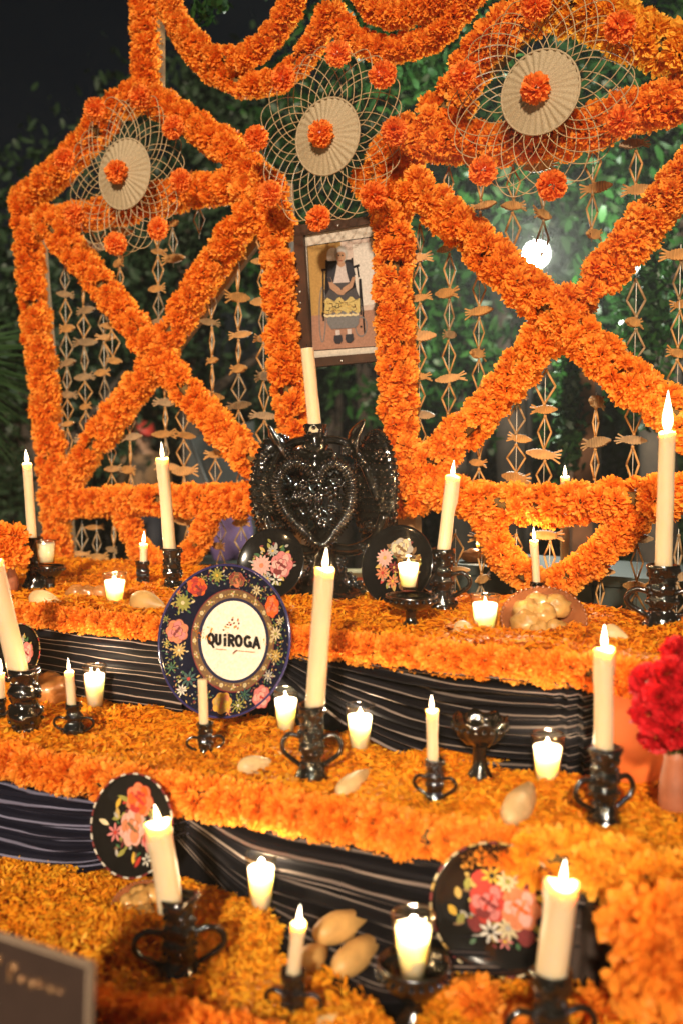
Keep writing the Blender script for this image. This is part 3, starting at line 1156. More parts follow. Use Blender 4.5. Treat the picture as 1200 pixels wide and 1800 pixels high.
def taper(top, bot, w, Y, label, fl=40, lit=True, lean=(0, 0), power=1.0, seed=None):
    """candle between two photo points at distance Y; w = its width in photo pixels, fl = flame height in photo pixels"""
    a, c = at_y(bot[0], bot[1], Y), at_y(top[0], top[1], Y)
    r = w * .5 * Y / FPX
    d = c - a
    L = d.length
    q = d.normalized().to_track_quat('Z', 'Y').to_matrix().to_4x4()
    q.translation = a
    root = thing('taper_candle', label, 'candle', mtx=q, group='ivory taper candles')
    b = MB()
    sd = rng.uniform(0, 50)
    prof = [(r * .98, -.018)] + [(r * (1.0 - .05 * t), L * t) for t in (0, .1, .25, .4, .5, .58, .66, .74, .8, .85, .89, .92, .945)]
    prof += [(r * (1.0 if lit else .94), L * .965), (r * (1.02 if lit else .9), L * .985), (r * .93, L * .999), (r * .75, L * 1.0)]
    prof += ([(r * .55, L - r * .22), (r * .25, L - r * .34), (0, L - r * .36)] if lit else [(r * .45, L + r * .05), (0, L + r * .1)])
    b.lathe(prof, 32, lump=.05, seed=sd, lf=22)
    runs = [(rng.uniform(0, 2 * PI), L * rng.uniform(.55, .88), rng.uniform(.10, .2)) for k in range(4)] if lit else []
    nv_ = []
    for (x, y, z) in b.v:                                     # wax runs: raised streaks below the rim
        q = math.hypot(x, y)
        if q > r * .8 and z > 0:
            an = math.atan2(y, x)
            f = 1.0
            for (a0, z0, h_) in runs:
                da = (an - a0 + PI) % (2 * PI) - PI
                if z > z0:
                    f += h_ * math.exp(-(da / .28) ** 2) * min(1, (z - z0) / (.05 * L)) * (1 if z < L * .97 else .6)
            x, y = x * f, y * f
        if z > L * .955 and lit:
            z += r * .16 * math.sin(math.atan2(y, x) * 2 + sd)
        nv_.append((x, y, z))
    b.v = nv_
    b.build('wax', M['wax'], root)
    zt = L - r * .3 if lit else L
    wh = .006 + r * .25
    wb = MB()
    wb.tube([(0, 0, zt - .002), (.0004, 0, zt + wh * .6), (.0016, 0, zt + wh)], .0011, 6)
    wb.build('wick', M['wick'], root)
    if lit:
        flame(root, (0, 0, zt + wh * .45), fl * Y / FPX, lean, power)
    return root


def votive(top, bot, wt, wb, Y, label, lit=True, fill=.80, flames=1, group='votive candles in clear glasses', power=1.0):
    a, c = at_y(bot[0], bot[1], Y), at_y(top[0], top[1], Y)
    Hh = c.z - a.z
    rt, rb = wt * .5 * Y / FPX, wb * .5 * Y / FPX
    root = thing('votive_candle', label, 'candle', a, group=group)
    b = MB()
    th = .0022
    rr = lambda z: rb + (rt - rb) * (z / Hh)
    b.lathe([(0, 0), (rb * .9, 0), (rb, .003), (rr(Hh * .5), Hh * .5), (rt, Hh), (rt - th * .5, Hh + .0012), (rt - th, Hh), (rr(Hh * .5) - th, Hh * .5), (rb - th, .008), (0, .007)], 32)
    b.build('glass', M['glass'], root)
    b = MB()
    b.tube([((rt - th * .5) * math.cos(2 * PI * k / 32), (rt - th * .5) * math.sin(2 * PI * k / 32), Hh) for k in range(32)], th * .8, 8, closed=True)
    b.build('glass_rim', M['glassrim'], root)
    zf = Hh * fill
    b = MB()
    k = .0028
    prof = [(0, .009), (rb - k, .010), (rr(zf * .5) - k, zf * .5), (rr(zf) - k, zf), (rr(zf) - k - .002, zf + .0015), (rr(zf) * .62, zf - .002)]
    prof += ([(rr(zf) * .35, zf - .006), (0, zf - .007)] if lit else [(0, zf - .002)])
    b.lathe(prof, 28, lump=.02, seed=rng.uniform(0, 9), lf=40)
    b.build('wax', M['votivewax'], root)
    for i in range(flames):
        dx = (i - (flames - 1) / 2) * rb * .8
        wbm = MB()
        wbm.tube([(dx, 0, zf - .006), (dx + .001, 0, zf + .006)], .001, 6)
        wbm.build('wick', M['wick'], root)
        if lit:
            flame(root, (dx, 0, zf), (Hh - zf) * rng.uniform(.75, 1.0) * (1.0 if flames == 1 else .85), (rng.uniform(-.1, .1), 0), power * 1.5, r=Hh * .05, light=(i == 0), warm=(1.0, .82, .58))
    return root


def candlestick(base, topy, Y, wbase, wtop, label, handles=True, seed=0, style=0, group='black glazed clay candlesticks', turn=None):
    """lumpy glazed clay candlestick; base = photo point where it stands, topy = photo height of its socket rim"""
    a = at_y(base[0], base[1], Y)
    Hh = at_y(base[0], topy, Y).z - a.z
    rb, rt = wbase * .52 * Y / FPX, wtop * .60 * Y / FPX
    root = thing('candlestick', label, 'candlestick', a, (0, 0, rng.uniform(-.3, .3) if turn is None else turn), group=group)
    if style == 0:
        prof = [(0, 0), (rb, 0), (rb * 1.02, .02 * Hh), (rb * .93, .07 * Hh), (rb * .86, .16 * Hh), (rb * .70, .26 * Hh), (rb * .52, .36 * Hh), (rt * .86, .42 * Hh), (rt * .98, .50 * Hh), (rt * .84, .57 * Hh),
                (rt * .92, .66 * Hh), (rt * .82, .74 * Hh), (rt * .86, .82 * Hh), (rt * .98, .90 * Hh), (rt * 1.06, .97 * Hh), (rt * 1.02, 1.0 * Hh), (rt * .86, 1.0 * Hh), (rt * .82, .93 * Hh), (0, .90 * Hh)]
    else:
        prof = [(0, 0), (rb, 0), (rb * 1.05, .03 * Hh), (rb * .8, .09 * Hh), (rb * .62, .17 * Hh), (rb * .9, .28 * Hh), (rb * .95, .36 * Hh), (rb * .72, .46 * Hh), (rt * .9, .54 * Hh), (rt * 1.15, .63 * Hh), (rt * 1.1, .70 * Hh),
                (rt * .85, .78 * Hh), (rt * .95, .86 * Hh), (rt * 1.1, .95 * Hh), (rt * 1.05, 1.0 * Hh), (rt * .88, 1.0 * Hh), (rt * .84, .93 * Hh), (0, .90 * Hh)]
    dense = []
    for (r0, z0), (r1, z1) in zip(prof[:-1], prof[1:]):
        for k in range(3):
            t = k / 3
            dense.append((r0 + (r1 - r0) * t, z0 + (z1 - z0) * t))
    dense.append(prof[-1])
    b = MB()
    b.lathe(dense, 36, lump=.16, seed=seed * 3.1, lf=1.6 / max(rt, .006))
    b.build('body', M['glaze'], root)
    b = MB()
    g = random.Random(seed)

    def rad(z):
        for (r0, z0), (r1, z1) in zip(prof[1:-1], prof[2:]):
            if z0 <= z <= z1:
                return r0 + (r1 - r0) * (z - z0) / (z1 - z0 + 1e-9)
        return rt
    n = 58
    for k in range(n):
        z = Hh * (.10 + .86 * k / n)
        an = k * 2.4 + g.uniform(-.4, .4)
        r = rad(z)
        s = rt * g.uniform(.10, .22)
        b.ball((r * math.cos(an), r * math.sin(an), z), s, seg=8, rings=5, scale=(1, 1, g.uniform(.7, 1.4)))
    b.build('clay_bosses', M['glaze'], root)
    if handles:
        for s in (-1, 1):
            hb = MB()
            rw = rad(.62 * Hh)
            pts = clean_curve([(s * rw * .8, 0, .60 * Hh), (s * (rw + rb * .55), 0, .64 * Hh), (s * (rw + rb * .95), 0, .55 * Hh), (s * (rw + rb * .88), 0, .42 * Hh), (s * rad(.26 * Hh) * .95, 0, .27 * Hh)], .006)
            hb.tube(pts, rt * .19, 8)
            hb.build('handle', M['glaze'], root)
    return root


def depth(px, py, z):
    return on_z(px, py, z).y


SP = rng
# --- top step (candle, then its holder)
YA = depth(62, 1040, ZU)
candlestick((64, 1044), 944, YA, 50, 24, 'black glazed candlestick at the left end of the top step', seed=1, handles=False)
taper((48, 814), (57, 946), 17, YA, 'slim lit candle in front of the leftmost garlanded post', fl=24, lean=(.1, 0), power=1.8)
YA = depth(303, 1048, ZU)
candlestick((304, 1050), 963, YA, 44, 28, 'black glazed candlestick rising behind the big painted plate', seed=2, handles=False)
taper((286, 806), (299, 966), 22, YA, 'tall lit candle before the left arch cross, above the big painted plate', fl=30, lean=(-.1, 0))
YA = depth(252, 1036, ZU)
candlestick((252, 1037), 986, YA, 34, 20, 'small black candlestick holding a short candle under the left arch', seed=3, handles=False)
taper((253, 956), (253, 990), 14, YA, 'shortest lit candle, under the left arch bottom rail', fl=22, lean=(.2, 0), power=.7)
YA = depth(775, 1076, ZU)
candlestick((776, 1078), 964, YA, 60, 34, 'black two-handled candlestick beside the plate right of the candelabra', seed=4)
taper((794, 836), (779, 968), 24, YA, 'lit candle leaning right at the foot of the right arch cross', fl=28, lean=(0, 0), power=2.2)
YA = depth(943, 1056, ZU)
candlestick((944, 1064), 1022, YA, 36, 22, 'small black candlestick half hidden by the wrapped bread dish', seed=5, handles=False)
taper((938, 950), (942, 1026), 14, YA, 'thin lit candle inside the sagging garland right of centre', fl=24, power=.8)
YA = depth(1160, 1112, ZU)
candlestick((1161, 1116), 992, YA, 72, 44, 'big black two-handled candlestick at the right end of the top step', seed=6)
taper((1172, 760), (1165, 998), 30, YA, 'tallest lit candle with a long flame at the right edge', fl=74, lean=(.03, 0), power=2.2)
# --- middle step
YA = depth(45, 1292, ZM)
candlestick((46, 1297), 1174, YA, 66, 42, 'black knobbly candlestick at the left edge of the middle step', seed=7, handles=False, style=1)
taper((-12, 988), (32, 1178), 36, YA, 'thick candle tilted left, cut by the left edge above the wrapped loaf', fl=34, lit=True, power=.8)
YA = depth(130, 1300, ZM)
candlestick((131, 1305), 1236, YA, 42, 22, 'small black candlestick left of the glass with two flames', seed=8, style=1, handles=True)
taper((122, 1180), (127, 1242), 17, YA, 'short lit candle left of the glass with two flames', fl=24, power=.7)
YA = depth(361, 1335, ZM)
candlestick((362, 1338), 1270, YA, 40, 24, 'small black candlestick with ring handles in front of the big painted plate', seed=9)
taper((356, 1194), (359, 1274), 17, YA, 'thin unlit candle in front of the big painted plate', lit=False)
YA = depth(548, 1378, ZM)
candlestick((548, 1384), 1238, YA, 62, 40, 'black two-handled candlestick right of the big painted plate', seed=10)
taper((571, 1000), (553, 1242), 35, YA, 'tall thick lit candle right of the big painted plate', fl=38, lean=(.30, 0), power=1.4)
YA = depth(762, 1416, ZM)
candlestick((763, 1421), 1334, YA, 46, 28, 'small black two-handled candlestick left of the empty footed cup', seed=11)
taper((758, 1248), (760, 1338), 20, YA, 'slim lit candle left of the empty footed cup', fl=27, power=.8)
YA = depth(1060, 1458, ZM)
candlestick((1060, 1464), 1312, YA, 66, 46, 'black two-handled candlestick in front of the orange cloth', seed=12)
taper((1061, 1140), (1060, 1318), 35, YA, 'thick lit candle in front of the orange cloth, left of the red flowers', fl=44, power=1.1)
YA = depth(4, 1280, ZM)
candlestick((2, 1284), 1226, YA, 34, 18, 'black candlestick cut off by the left edge of the view', seed=13, handles=False)
taper((2, 1182), (3, 1230), 14, YA, 'short lit candle cut off by the left edge beside the knobbly candlestick', fl=24, power=.5)
# --- lowest step
YA = depth(316, 1722, ZL)
candlestick((317, 1738), 1574, YA, 104, 54, 'big black two-handled candlestick on the petals of the lowest step', seed=14, style=0)
taper((279, 1446), (298, 1580), 46, YA, 'lit candle leaning left in front of the small rose plate', fl=40, lean=(.25, 0), power=2.0)
YA = depth(516, 1800, ZL)
candlestick((516, 1812), 1705, YA, 64, 38, 'small black handled candlestick at the bottom, left of the tan fruits', seed=15)
taper((525, 1622), (516, 1712), 26, YA, 'short lit candle touching the three tan fruits', fl=32, lean=(.1, 0), power=.8)
YA = depth(966, 1890, ZL)
candlestick((966, 1895), 1706, YA, 100, 60, 'black candlestick at the bottom edge in front of the large rose plate', seed=16)
taper((988, 1552), (967, 1718), 58, YA, 'thick lit candle covering the right rim of the large rose plate', fl=46, lean=(.05, 0), power=.7)

votive((201, 1008), (203, 1071), 42, 29, depth(203, 1066, ZU), 'lit glass votive on the top step between two pale fruits', flames=1)
votive((852, 1046), (851, 1121), 53, 36, depth(851, 1116, ZU), 'lit glass votive left of the wrapped bread dish')
votive((167, 1170), (168, 1247), 44, 30, depth(168, 1254, ZM), 'lit glass votive with two flames beside the level-striped cloth', flames=2, fill=.8)
votive((502, 1212), (503, 1298), 49, 31, depth(503, 1293, ZM), 'lit glass votive close against the right rim of the big plate')
votive((631, 1240), (632, 1331), 54, 34, depth(632, 1326, ZM), 'lit glass votive in front of the fanned striped cloth')
votive((963, 1291), (960, 1399), 62, 38, depth(960, 1394, ZM), 'lit glass votive right of the empty footed cup')
votive((461, 1502), (460, 1618), 60, 36, depth(460, 1622, ZL), 'lit glass votive at the edge of the petal heap on the lowest step')


# --- footed bowls and cups
def footed_bowl(base, rimy, wrim, wbase, Y, label, fluted=0.0, seed=0, inner='glaze', depth_frac=.42):
    a = at_y(base[0], base[1], Y)
    Hh = at_y(base[0], rimy, Y).z - a.z
    rr, rb = wrim * .5 * Y / FPX, wbase * .5 * Y / FPX
    root = thing('footed_bowl', label, 'footed bowl', a, (0, 0, seed), group='black glazed footed bowls')
    d = Hh * depth_frac
    b = MB()
    b.lathe([(0, 0), (rb, 0), (rb * 1.0, .04 * Hh), (rb * .72, .16 * Hh), (rb * .42, .30 * Hh), (rb * .36, .42 * Hh), (rb * .42, Hh - d)], 28, lump=.08, seed=seed, lf=60)
    b.build('foot', M['glaze'], root)
    b = MB()
    seg = 60
    prof = [(rb * .3, Hh - d), (rr * .55, Hh - d * .88), (rr * .86, Hh - d * .55), (rr * 1.0, Hh - d * .12), (rr * 1.02, Hh), (rr * .95, Hh), (rr * .9, Hh - d * .25), (rr * .7, Hh - d * .6), (0, Hh - d * .75)]
    vs = []
    for r, z in prof:
        for k in range(seg):
            an = 2 * PI * k / seg
            f = 1 + fluted * (abs(math.sin(an * 4)) - .5)
            vs.append((r * f * math.cos(an), r * f * math.sin(an), z + fluted * .04 * math.sin(an * 8) * (r / rr)))
    b.add(vs, [(i * seg + k, i * seg + (k + 1) % seg, (i + 1) * seg + (k + 1) % seg, (i + 1) * seg + k) for i in range(len(prof) - 1) for k in range(seg)])
    b.build('bowl', M['glaze'], root)
    g = random.Random(seed)
    b = MB()
    for k in range(22):
        an = 2 * PI * k / 22
        b.ball((rr * 1.0 * math.cos(an), rr * 1.0 * math.sin(an), Hh - d * .3), rr * .085, seg=8, rings=5)
    b.build('clay_bosses', M['glaze'], root)
    return root, Vector((a.x, a.y, a.z + Hh - d * .72))


Y_ = depth(86, 1044, ZU)
footed_bowl((90, 1046), 994, 50, 40, Y_, 'black footed bowl holding the unlit glass votive on the left', seed=1)
votive((82, 951), (82, 994), 36, 28, Y_, 'unlit glass votive in a black footed bowl at the left', lit=False, fill=.9)
Y_ = depth(722, 1106, ZU)
footed_bowl((722, 1110), 1046, 92, 52, Y_, 'black footed bowl holding a lit votive, right of the candelabra', seed=2)
votive((716, 979), (717, 1038), 44, 30, Y_, 'lit glass votive raised in the footed bowl right of the candelabra')
Y_ = depth(842, 1374, ZM)
footed_bowl((842, 1381), 1262, 98, 66, Y_, 'empty black fluted footed cup in front of the striped cloth', fluted=.10, seed=3, depth_frac=.40)
Y_ = depth(726, 1795, ZL)
footed_bowl((726, 1806), 1690, 132, 84, Y_, 'black footed bowl holding a lit votive at the bottom centre', seed=4, depth_frac=.55)
votive((724, 1608), (725, 1728), 80, 48, Y_, 'large lit glass votive standing in the bottom centre footed bowl', fill=.82, power=.7)

# ------------------------------------------------------------------ painted plates
def facing(px, py, Y, yaw, tilt):
    """local frame of a plate: X along its width, Y up its face, Z out towards the viewer"""
    c = at_y(px, py, Y)
    n = Vector((-math.sin(R(yaw)) * math.cos(R(tilt)), -math.cos(R(yaw)) * math.cos(R(tilt)), math.sin(R(tilt))))
    x = Vector((math.cos(R(yaw)), -math.sin(R(yaw)), 0))
    y = n.cross(x)
    m = Matrix((x, y, n)).transposed().to_4x4()
    m.translation = c
    return m


class Print:
    """flat painted motifs on a plate face, given in photo pixels and projected on the face's own plane"""

    def __init__(s, mtx, surf, names):
        s.m, s.inv, s.surf, s.names = mtx, mtx.inverted(), surf, names
        s.b, s.k = MB(), 0
        s.p, s.n = mtx.translation, mtx.to_3x3() @ Vector((0, 0, 1))

    def loc(s, px, py):
        q = s.inv @ on_plane(px, py, s.p, s.n)
        return q.x, q.y

    def poly(s, pts, col, layer=0, local=False):
        P = pts if local else [s.loc(*p) for p in pts]
        s.k += 1
        eps = .0004 + layer * .0003 + (s.k % 12) * .00002
        cx = sum(p[0] for p in P) / len(P)
        cy = sum(p[1] for p in P) / len(P)
        n = len(P)
        ext = max(math.hypot(x - cx, y - cy) for x, y in P)
        rings = 1 if ext < .022 else (3 if ext < .05 else 10)
        vs = []
        for k in range(rings):
            t = 1 - k / rings
            vs += [(cx + (x - cx) * t, cy + (y - cy) * t) for x, y in P]
        vs = [(x, y, s.surf(math.hypot(x, y)) + eps) for x, y in vs] + [(cx, cy, s.surf(math.hypot(cx, cy)) + eps)]
        fs = [(k * n + i, k * n + (i + 1) % n, (k + 1) * n + (i + 1) % n, (k + 1) * n + i) for k in range(rings - 1) for i in range(n)]
        o = (rings - 1) * n
        s.b.add(vs, fs + [(o + i, o + (i + 1) % n, o + n) for i in range(n)], s.names.index(col))

    def scallop(s, cx, cy, r, lobes, col, layer=0, depth_=.14, rot=0.0, sq=1.0):
        n = max(24, lobes * 6)
        P = []
        for i in range(n):
            a = 2 * PI * i / n
            rr = r * (1 - depth_ + depth_ * abs(math.cos(a * lobes / 2 + rot)))
            P.append((cx + rr * math.cos(a), cy + rr * sq * math.sin(a)))
        s.poly(P, col, layer, True)

    def leaf(s, cx, cy, L, W, ang, col, layer=0):
        ca, sa = math.cos(ang), math.sin(ang)
        P = []
        for t in np.linspace(0, 1, 7):
            P.append((L * t, W * math.sin(PI * t) ** .8))
        for t in np.linspace(1, 0, 7)[1:-1]:
            P.append((L * t, -W * math.sin(PI * t) ** .8))
        s.poly([(cx + x * ca - y * sa, cy + x * sa + y * ca) for x, y in P], col, layer, True)

    def stroke(s, pts, w, col, layer=0, local=False):
        P = [Vector(p) for p in (pts if local else [s.loc(*p) for p in pts])]
        for a, c in zip(P[:-1], P[1:]):
            d = (c - a)
            if d.length < 1e-6:
                continue
            d.normalize()
            nrm = Vector((-d.y, d.x)) * w * .5
            e = d * w * .12
            s.poly([a - nrm - e, a + nrm - e, c + nrm + e, c - nrm + e], col, layer, True)

    def rose(s, cx, cy, r, cols, layer=1, sq=1.0, rot=0.0):
        a, c, d = cols
        s.scallop(cx, cy, r * 1.04, 7, d, layer - 1, .16, rot, sq)
        s.scallop(cx, cy, r, 7, a, layer, .16, rot, sq)
        for k in range(6):
            an = rot + k * PI / 3
            s.scallop(cx + r * .5 * math.cos(an), cy + r * .5 * sq * math.sin(an), r * .40, 3, d, layer + 1, .2, an)
            s.scallop(cx + r * .53 * math.cos(an), cy + r * .53 * sq * math.sin(an), r * .36, 3, c if k % 2 else a, layer + 1.5, .2, an)
        s.scallop(cx, cy, r * .55, 6, d, layer + 2, .22, rot + .4)
        s.scallop(cx, cy, r * .49, 6, c, layer + 2.5, .22, rot + .4)
        for k in range(4):
            an = rot + .5 + k * PI / 2
            s.leaf(cx + r * .1 * math.cos(an), cy + r * .1 * math.sin(an), r * .42, r * .12, an + .8, d if k % 2 else a, layer + 3)
        s.scallop(cx, cy, r * .17, 5, d, layer + 4, .3)

    def daisy(s, cx, cy, r, col, mid, n=12, layer=1):
        for k in range(n):
            an = 2 * PI * k / n
            s.leaf(cx + r * .14 * math.cos(an), cy + r * .14 * math.sin(an), r * .86, r * .15, an, col, layer)
        s.scallop(cx, cy, r * .22, 6, mid, layer + 1, .1)

    def done(s, parent, name='painted_flowers'):
        return s.b.build(name, [M['p_' + n] for n in s.names], parent, smooth=False)


ALLP = list(PAINT)


def plate_body(root, r, material, rim=.94, dish=.10, lip=None):
    """shallow dish facing +Z with radius r; returns the surface height as a function of the radius"""
    prof = [(0, 0), (.45 * r, .002 * r), (.62 * r, .012 * r), (.74 * r, .05 * r), (.86 * r, .075 * r), (.96 * r, dish * r), (1.0 * r, dish * r), (1.005 * r, (dish - .02) * r), (.97 * r, (dish - .045) * r), (.72 * r, -.01 * r), (.5 * r, -.045 * r), (0, -.045 * r)]
    b = MB()
    b.lathe(prof, 72)
    b.build('dish', material, root)
    up = prof[:6]

    def surf(q):
        for (r0, z0), (r1, z1) in zip(up[:-1], up[1:]):
            if q <= r1:
                return z0 + (z1 - z0) * (q - r0) / (r1 - r0)
        return up[-1][1]
    return surf


# big plate with the lettering
PYaw, PTilt = 25, 13
Y1 = 2.16
pm = facing(398, 1126, Y1, PYaw, PTilt)
pr = 134 * Y1 / FPX
root = thing('painted_plate', 'big navy plate with painted flowers and QUiROGA lettered on its cream centre', 'plate', mtx=pm)
sf = plate_body(root, pr, M['navy'])
b = MB()
b.tube([(1.0 * pr * math.cos(2 * PI * k / 72), 1.0 * pr * math.sin(2 * PI * k / 72), .10 * pr) for k in range(72)], .018 * pr, 8, closed=True)
b.build('rim', mat('violet navy rim', (.03, .028, .10), .15, .2, 20, coat=.6), root)


def zp(x, y, ox=270, oy=980, s=4.6154):
    return ox + x / s, oy + y / s


P = Print(pm, sf, ALLP)
cx, cy = P.loc(*zp(658, 672))
sc_ = Y1 / FPX / 4.6154                                    # size of one zoomed pixel on the plate
for (r_, c_, l_) in ((326, 'dark', 0), (318, 'navy', 1), (274, 'cream', 2)):
    pass


def ell(x, y, rx, ry, n=64):
    return [zp(x + rx * math.cos(2 * PI * k / n), y + ry * math.sin(2 * PI * k / n)) for k in range(n)]


P.poly(ell(652, 676, 345, 420), 'maroon', 0)
P.poly(ell(654, 674, 338, 412), 'brown', 1)
P.poly(ell(656, 674, 290, 345), 'navy', 3)
P.poly(ell(656, 674, 264, 322), 'ivory', 4)
for k in range(20):                                          # ring of buds and leaves between the two circles
    a = 2 * PI * k / 20
    x, y = 655 + 316 * math.cos(a), 674 + 380 * math.sin(a)
    u, v = P.loc(*zp(x, y))
    if k % 2 == 0:
        P.scallop(u, v, 19 * sc_, 5, 'cream', 4, .12)
        P.scallop(u, v, 7 * sc_, 5, 'gold', 5, .1)
    else:
        for j in range(5):
            P.leaf(u, v, 30 * sc_, 7 * sc_, a * 1.0 + j * 1.257, 'leafy' if j % 2 else 'cream', 4)
        P.scallop(u, v, 8 * sc_, 4, 'salmon', 5)
    for j in (-1, 1):
        a2 = a + j * .09
        u2, v2 = P.loc(*zp(655 + 310 * math.cos(a2), 674 + 378 * math.sin(a2)))
        P.leaf(u2, v2, 22 * sc_, 6 * sc_, a2 + 1.0 * j, 'gold', 4)


def at(x, y):
    return P.loc(*zp(x, y))


for (x, y, r_, cols, s_) in [(380, 240, 92, ('orange', 'red', 'maroon'), .9), (212, 600, 98, ('salmon', 'pink', 'maroon'), 1.05), (580, 1180, 92, ('yellow', 'gold', 'salmon'), .95),
                             (905, 1130, 84, ('pink', 'palepink', 'red'), 1.1), (700, 185, 78, ('maroon', 'brown', 'salmon'), .8), (985, 400, 70, ('orange', 'salmon', 'red'), 1.3)]:
    P.rose(*at(x, y), r_ * sc_, cols, 2, s_, rot=x)
for (x, y, r_, c1, c2, n_) in [(265, 370, 78, 'leafy', 'cream', 12), (225, 752, 60, 'gold', 'cream', 10), (545, 150, 62, 'leafy', 'yellow', 10), (305, 985, 70, 'teal', 'red', 8), (715, 1200, 52, 'leafy', 'white', 8),
                               (240, 285, 28, 'salmon', 'orange', 6), (135, 500, 30, 'leafy', 'green', 7), (140, 700, 34, 'leafy', 'yellow', 7), (260, 1075, 50, 'white', 'grey', 8), (760, 1110, 56, 'teal', 'green', 7),
                               (1010, 620, 60, 'cream', 'leafy', 9), (1015, 800, 55, 'gold', 'cream', 9), (860, 270, 46, 'cream', 'brown', 8), (445, 1130, 44, 'green', 'leafy', 7), (640, 1250, 34, 'salmon', 'yellow', 6),
                               (175, 890, 44, 'green', 'teal', 7), (430, 180, 34, 'leafy', 'gold', 6), (955, 960, 50, 'grey', 'cream', 8), (1050, 520, 36, 'cream', 'gold', 7)]:
    P.daisy(*at(x, y), r_ * sc_, c1, c2, n_, 2)
    for j in range(6):
        an = j * 1.05 + x
        u, v = at(x, y)
        P.leaf(u + r_ * .9 * sc_ * math.cos(an), v + r_ * .9 * sc_ * math.sin(an), r_ * .55 * sc_, r_ * .12 * sc_, an + .4, rng.choice(('leafy', 'gold', 'green', 'cream')), 1)
g = random.Random(5)
for k in range(430):
    a = g.uniform(0, 2 * PI)
    q = g.uniform(.72, .96) * pr
    P.leaf(q * math.cos(a), q * math.sin(a), g.uniform(14, 34) * sc_, g.uniform(3, 7) * sc_, g.uniform(0, 6.3), g.choice(('leafy', 'leafy', 'green', 'brown', 'brown', 'teal', 'grey', 'maroon', 'gold')), 0)
P.done(root)
# lettering on the cream centre
Lt = Print(pm, sf, ALLP)


def lp(x, y):
    """letters in a level box: x 0..430, y 0 (top)..100, slanted as on the plate"""
    return zp(446 + x, 608 + y * 1.02 + x * .075)


Wd = 25 * sc_


def S(pts, w=1.0, col='dark', layer=16):
    Lt.stroke([lp(*p) for p in pts], Wd * w, col, layer)


def arc(cx_, cy_, rx, ry, a0, a1, n=20):
    return [(cx_ + rx * math.cos(R(a0 + (a1 - a0) * k / n)), cy_ + ry * math.sin(R(a0 + (a1 - a0) * k / n))) for k in range(n + 1)]


S(arc(32, 48, 21, 37, 0, 360, 28))
S([(26, 78), (40, 92), (54, 116)], .85)
S([(74, 8), (74, 62)] + arc(90, 62, 16, 24, 180, 0, 12)[1:] + [(106, 8)])
S([(145, 34), (145, 96)])
S([(145, 4), (145, 18)], 1.05)
S([(178, 0), (178, 96)])
S([(178, 12), (196, 12)] + arc(196, 31, 18, 19, -90, 90, 12)[1:] + [(178, 50)])
S([(192, 52), (216, 96)])
S(arc(256, 48, 22, 38, 0, 360, 28))
S(arc(330, 48, 24, 38, -45, -330, 24))
S([(354, 90), (354, 54), (336, 54)], .9)
S([(374, 98), (400, 8), (426, 98)], .95)
S([(384, 68), (416, 68)], .8)
for (x, y, r_, c_) in [(585, 560, 9, 'gold'), (600, 545, 8, 'maroon'), (615, 530, 8, 'salmon'), (640, 512, 9, 'maroon'), (655, 540, 8, 'brown'), (690, 520, 10, 'salmon'), (625, 550, 9, 'red'), (660, 575, 12, 'gold'), (675, 570, 8, 'pink'),
                       (570, 585, 8, 'brown'), (648, 492, 6, 'gold'), (700, 545, 7, 'maroon'), (610, 570, 6, 'gold'), (690, 585, 8, 'salmon')]:
    u, v = Lt.loc(*zp(x, y))
    Lt.leaf(u, v, r_ * 3.0 * sc_, r_ * .8 * sc_, .6 + (x - 640) * .012, c_, 16)
for x0, x1 in ((520, 545), (550, 575), (580, 602), (700, 716), (722, 750), (755, 790), (795, 830)):
    Lt.stroke([zp(x0, 742 + (x0 - 520) * .085), zp(x1, 742 + (x1 - 520) * .085)], 6 * sc_, 'salmon', 16)
Lt.stroke([zp(655, 780), zp(672, 762), zp(692, 752)], 9 * sc_, 'maroon', 16)
Lt.done(root, 'lettering')


def plate(px, py, Y, rpx, yaw, tilt, label, paint, rimcols=None, dish=.12, material='lacquer'):
    m = facing(px, py, Y, yaw, tilt)
    r = rpx * Y / FPX
    root = thing('painted_plate', label, 'plate', mtx=m, group='black plates with painted flowers')
    sf = plate_body(root, r, M[material], dish=dish)
    P = Print(m, sf, ALLP)
    paint(P, r)
    g = random.Random(int(px))
    for k in range(70):                                      # small leaves between the flowers
        a, q = g.uniform(0, 2 * PI), r * g.uniform(.18, .62)
        P.leaf(q * math.cos(a), q * math.sin(a), r * g.uniform(.08, .18), r * g.uniform(.02, .04), g.uniform(0, 6.3), g.choice(('leafy', 'green', 'brown', 'gold', 'maroon', 'grey')), 0)
    P.done(root)
    if rimcols:
        n = 40
        for j, cname in enumerate(rimcols):
            for k in range(j, n, len(rimcols)):
                b = MB()
                a0, a1 = 2 * PI * (k + .12) / n, 2 * PI * (k + .88) / n
                b.tube([(r * math.cos(a0 + (a1 - a0) * i / 4), r * math.sin(a0 + (a1 - a0) * i / 4), dish * r) for i in range(5)], r * .020, 6)
                b.build('rim_band', M['p_' + cname], root)
    return root


def paint_a(P, r):                                           # plate left of the candelabra
    P.rose(r * .30, r * .0, r * .34, ('pink', 'palepink', 'maroon'), 1, 1.15)
    P.daisy(-r * .30, -r * .05, r * .32, 'palepink', 'salmon', 14, 1)
    P.daisy(-r * .02, r * .38, r * .17, 'grey', 'yellow', 10, 1)
    P.daisy(r * .20, -r * .42, r * .2, 'white', 'dark', 6, 2)
    P.daisy(-r * .06, -r * .40, r * .17, 'grey', 'gold', 7, 2)
    for k in range(16):
        a = k * .4 + .2
        P.leaf(r * .42 * math.cos(a), r * .42 * math.sin(a), r * .22, r * .05, a + .3, ('leafy', 'gold', 'green', 'grey')[k % 4], 0)


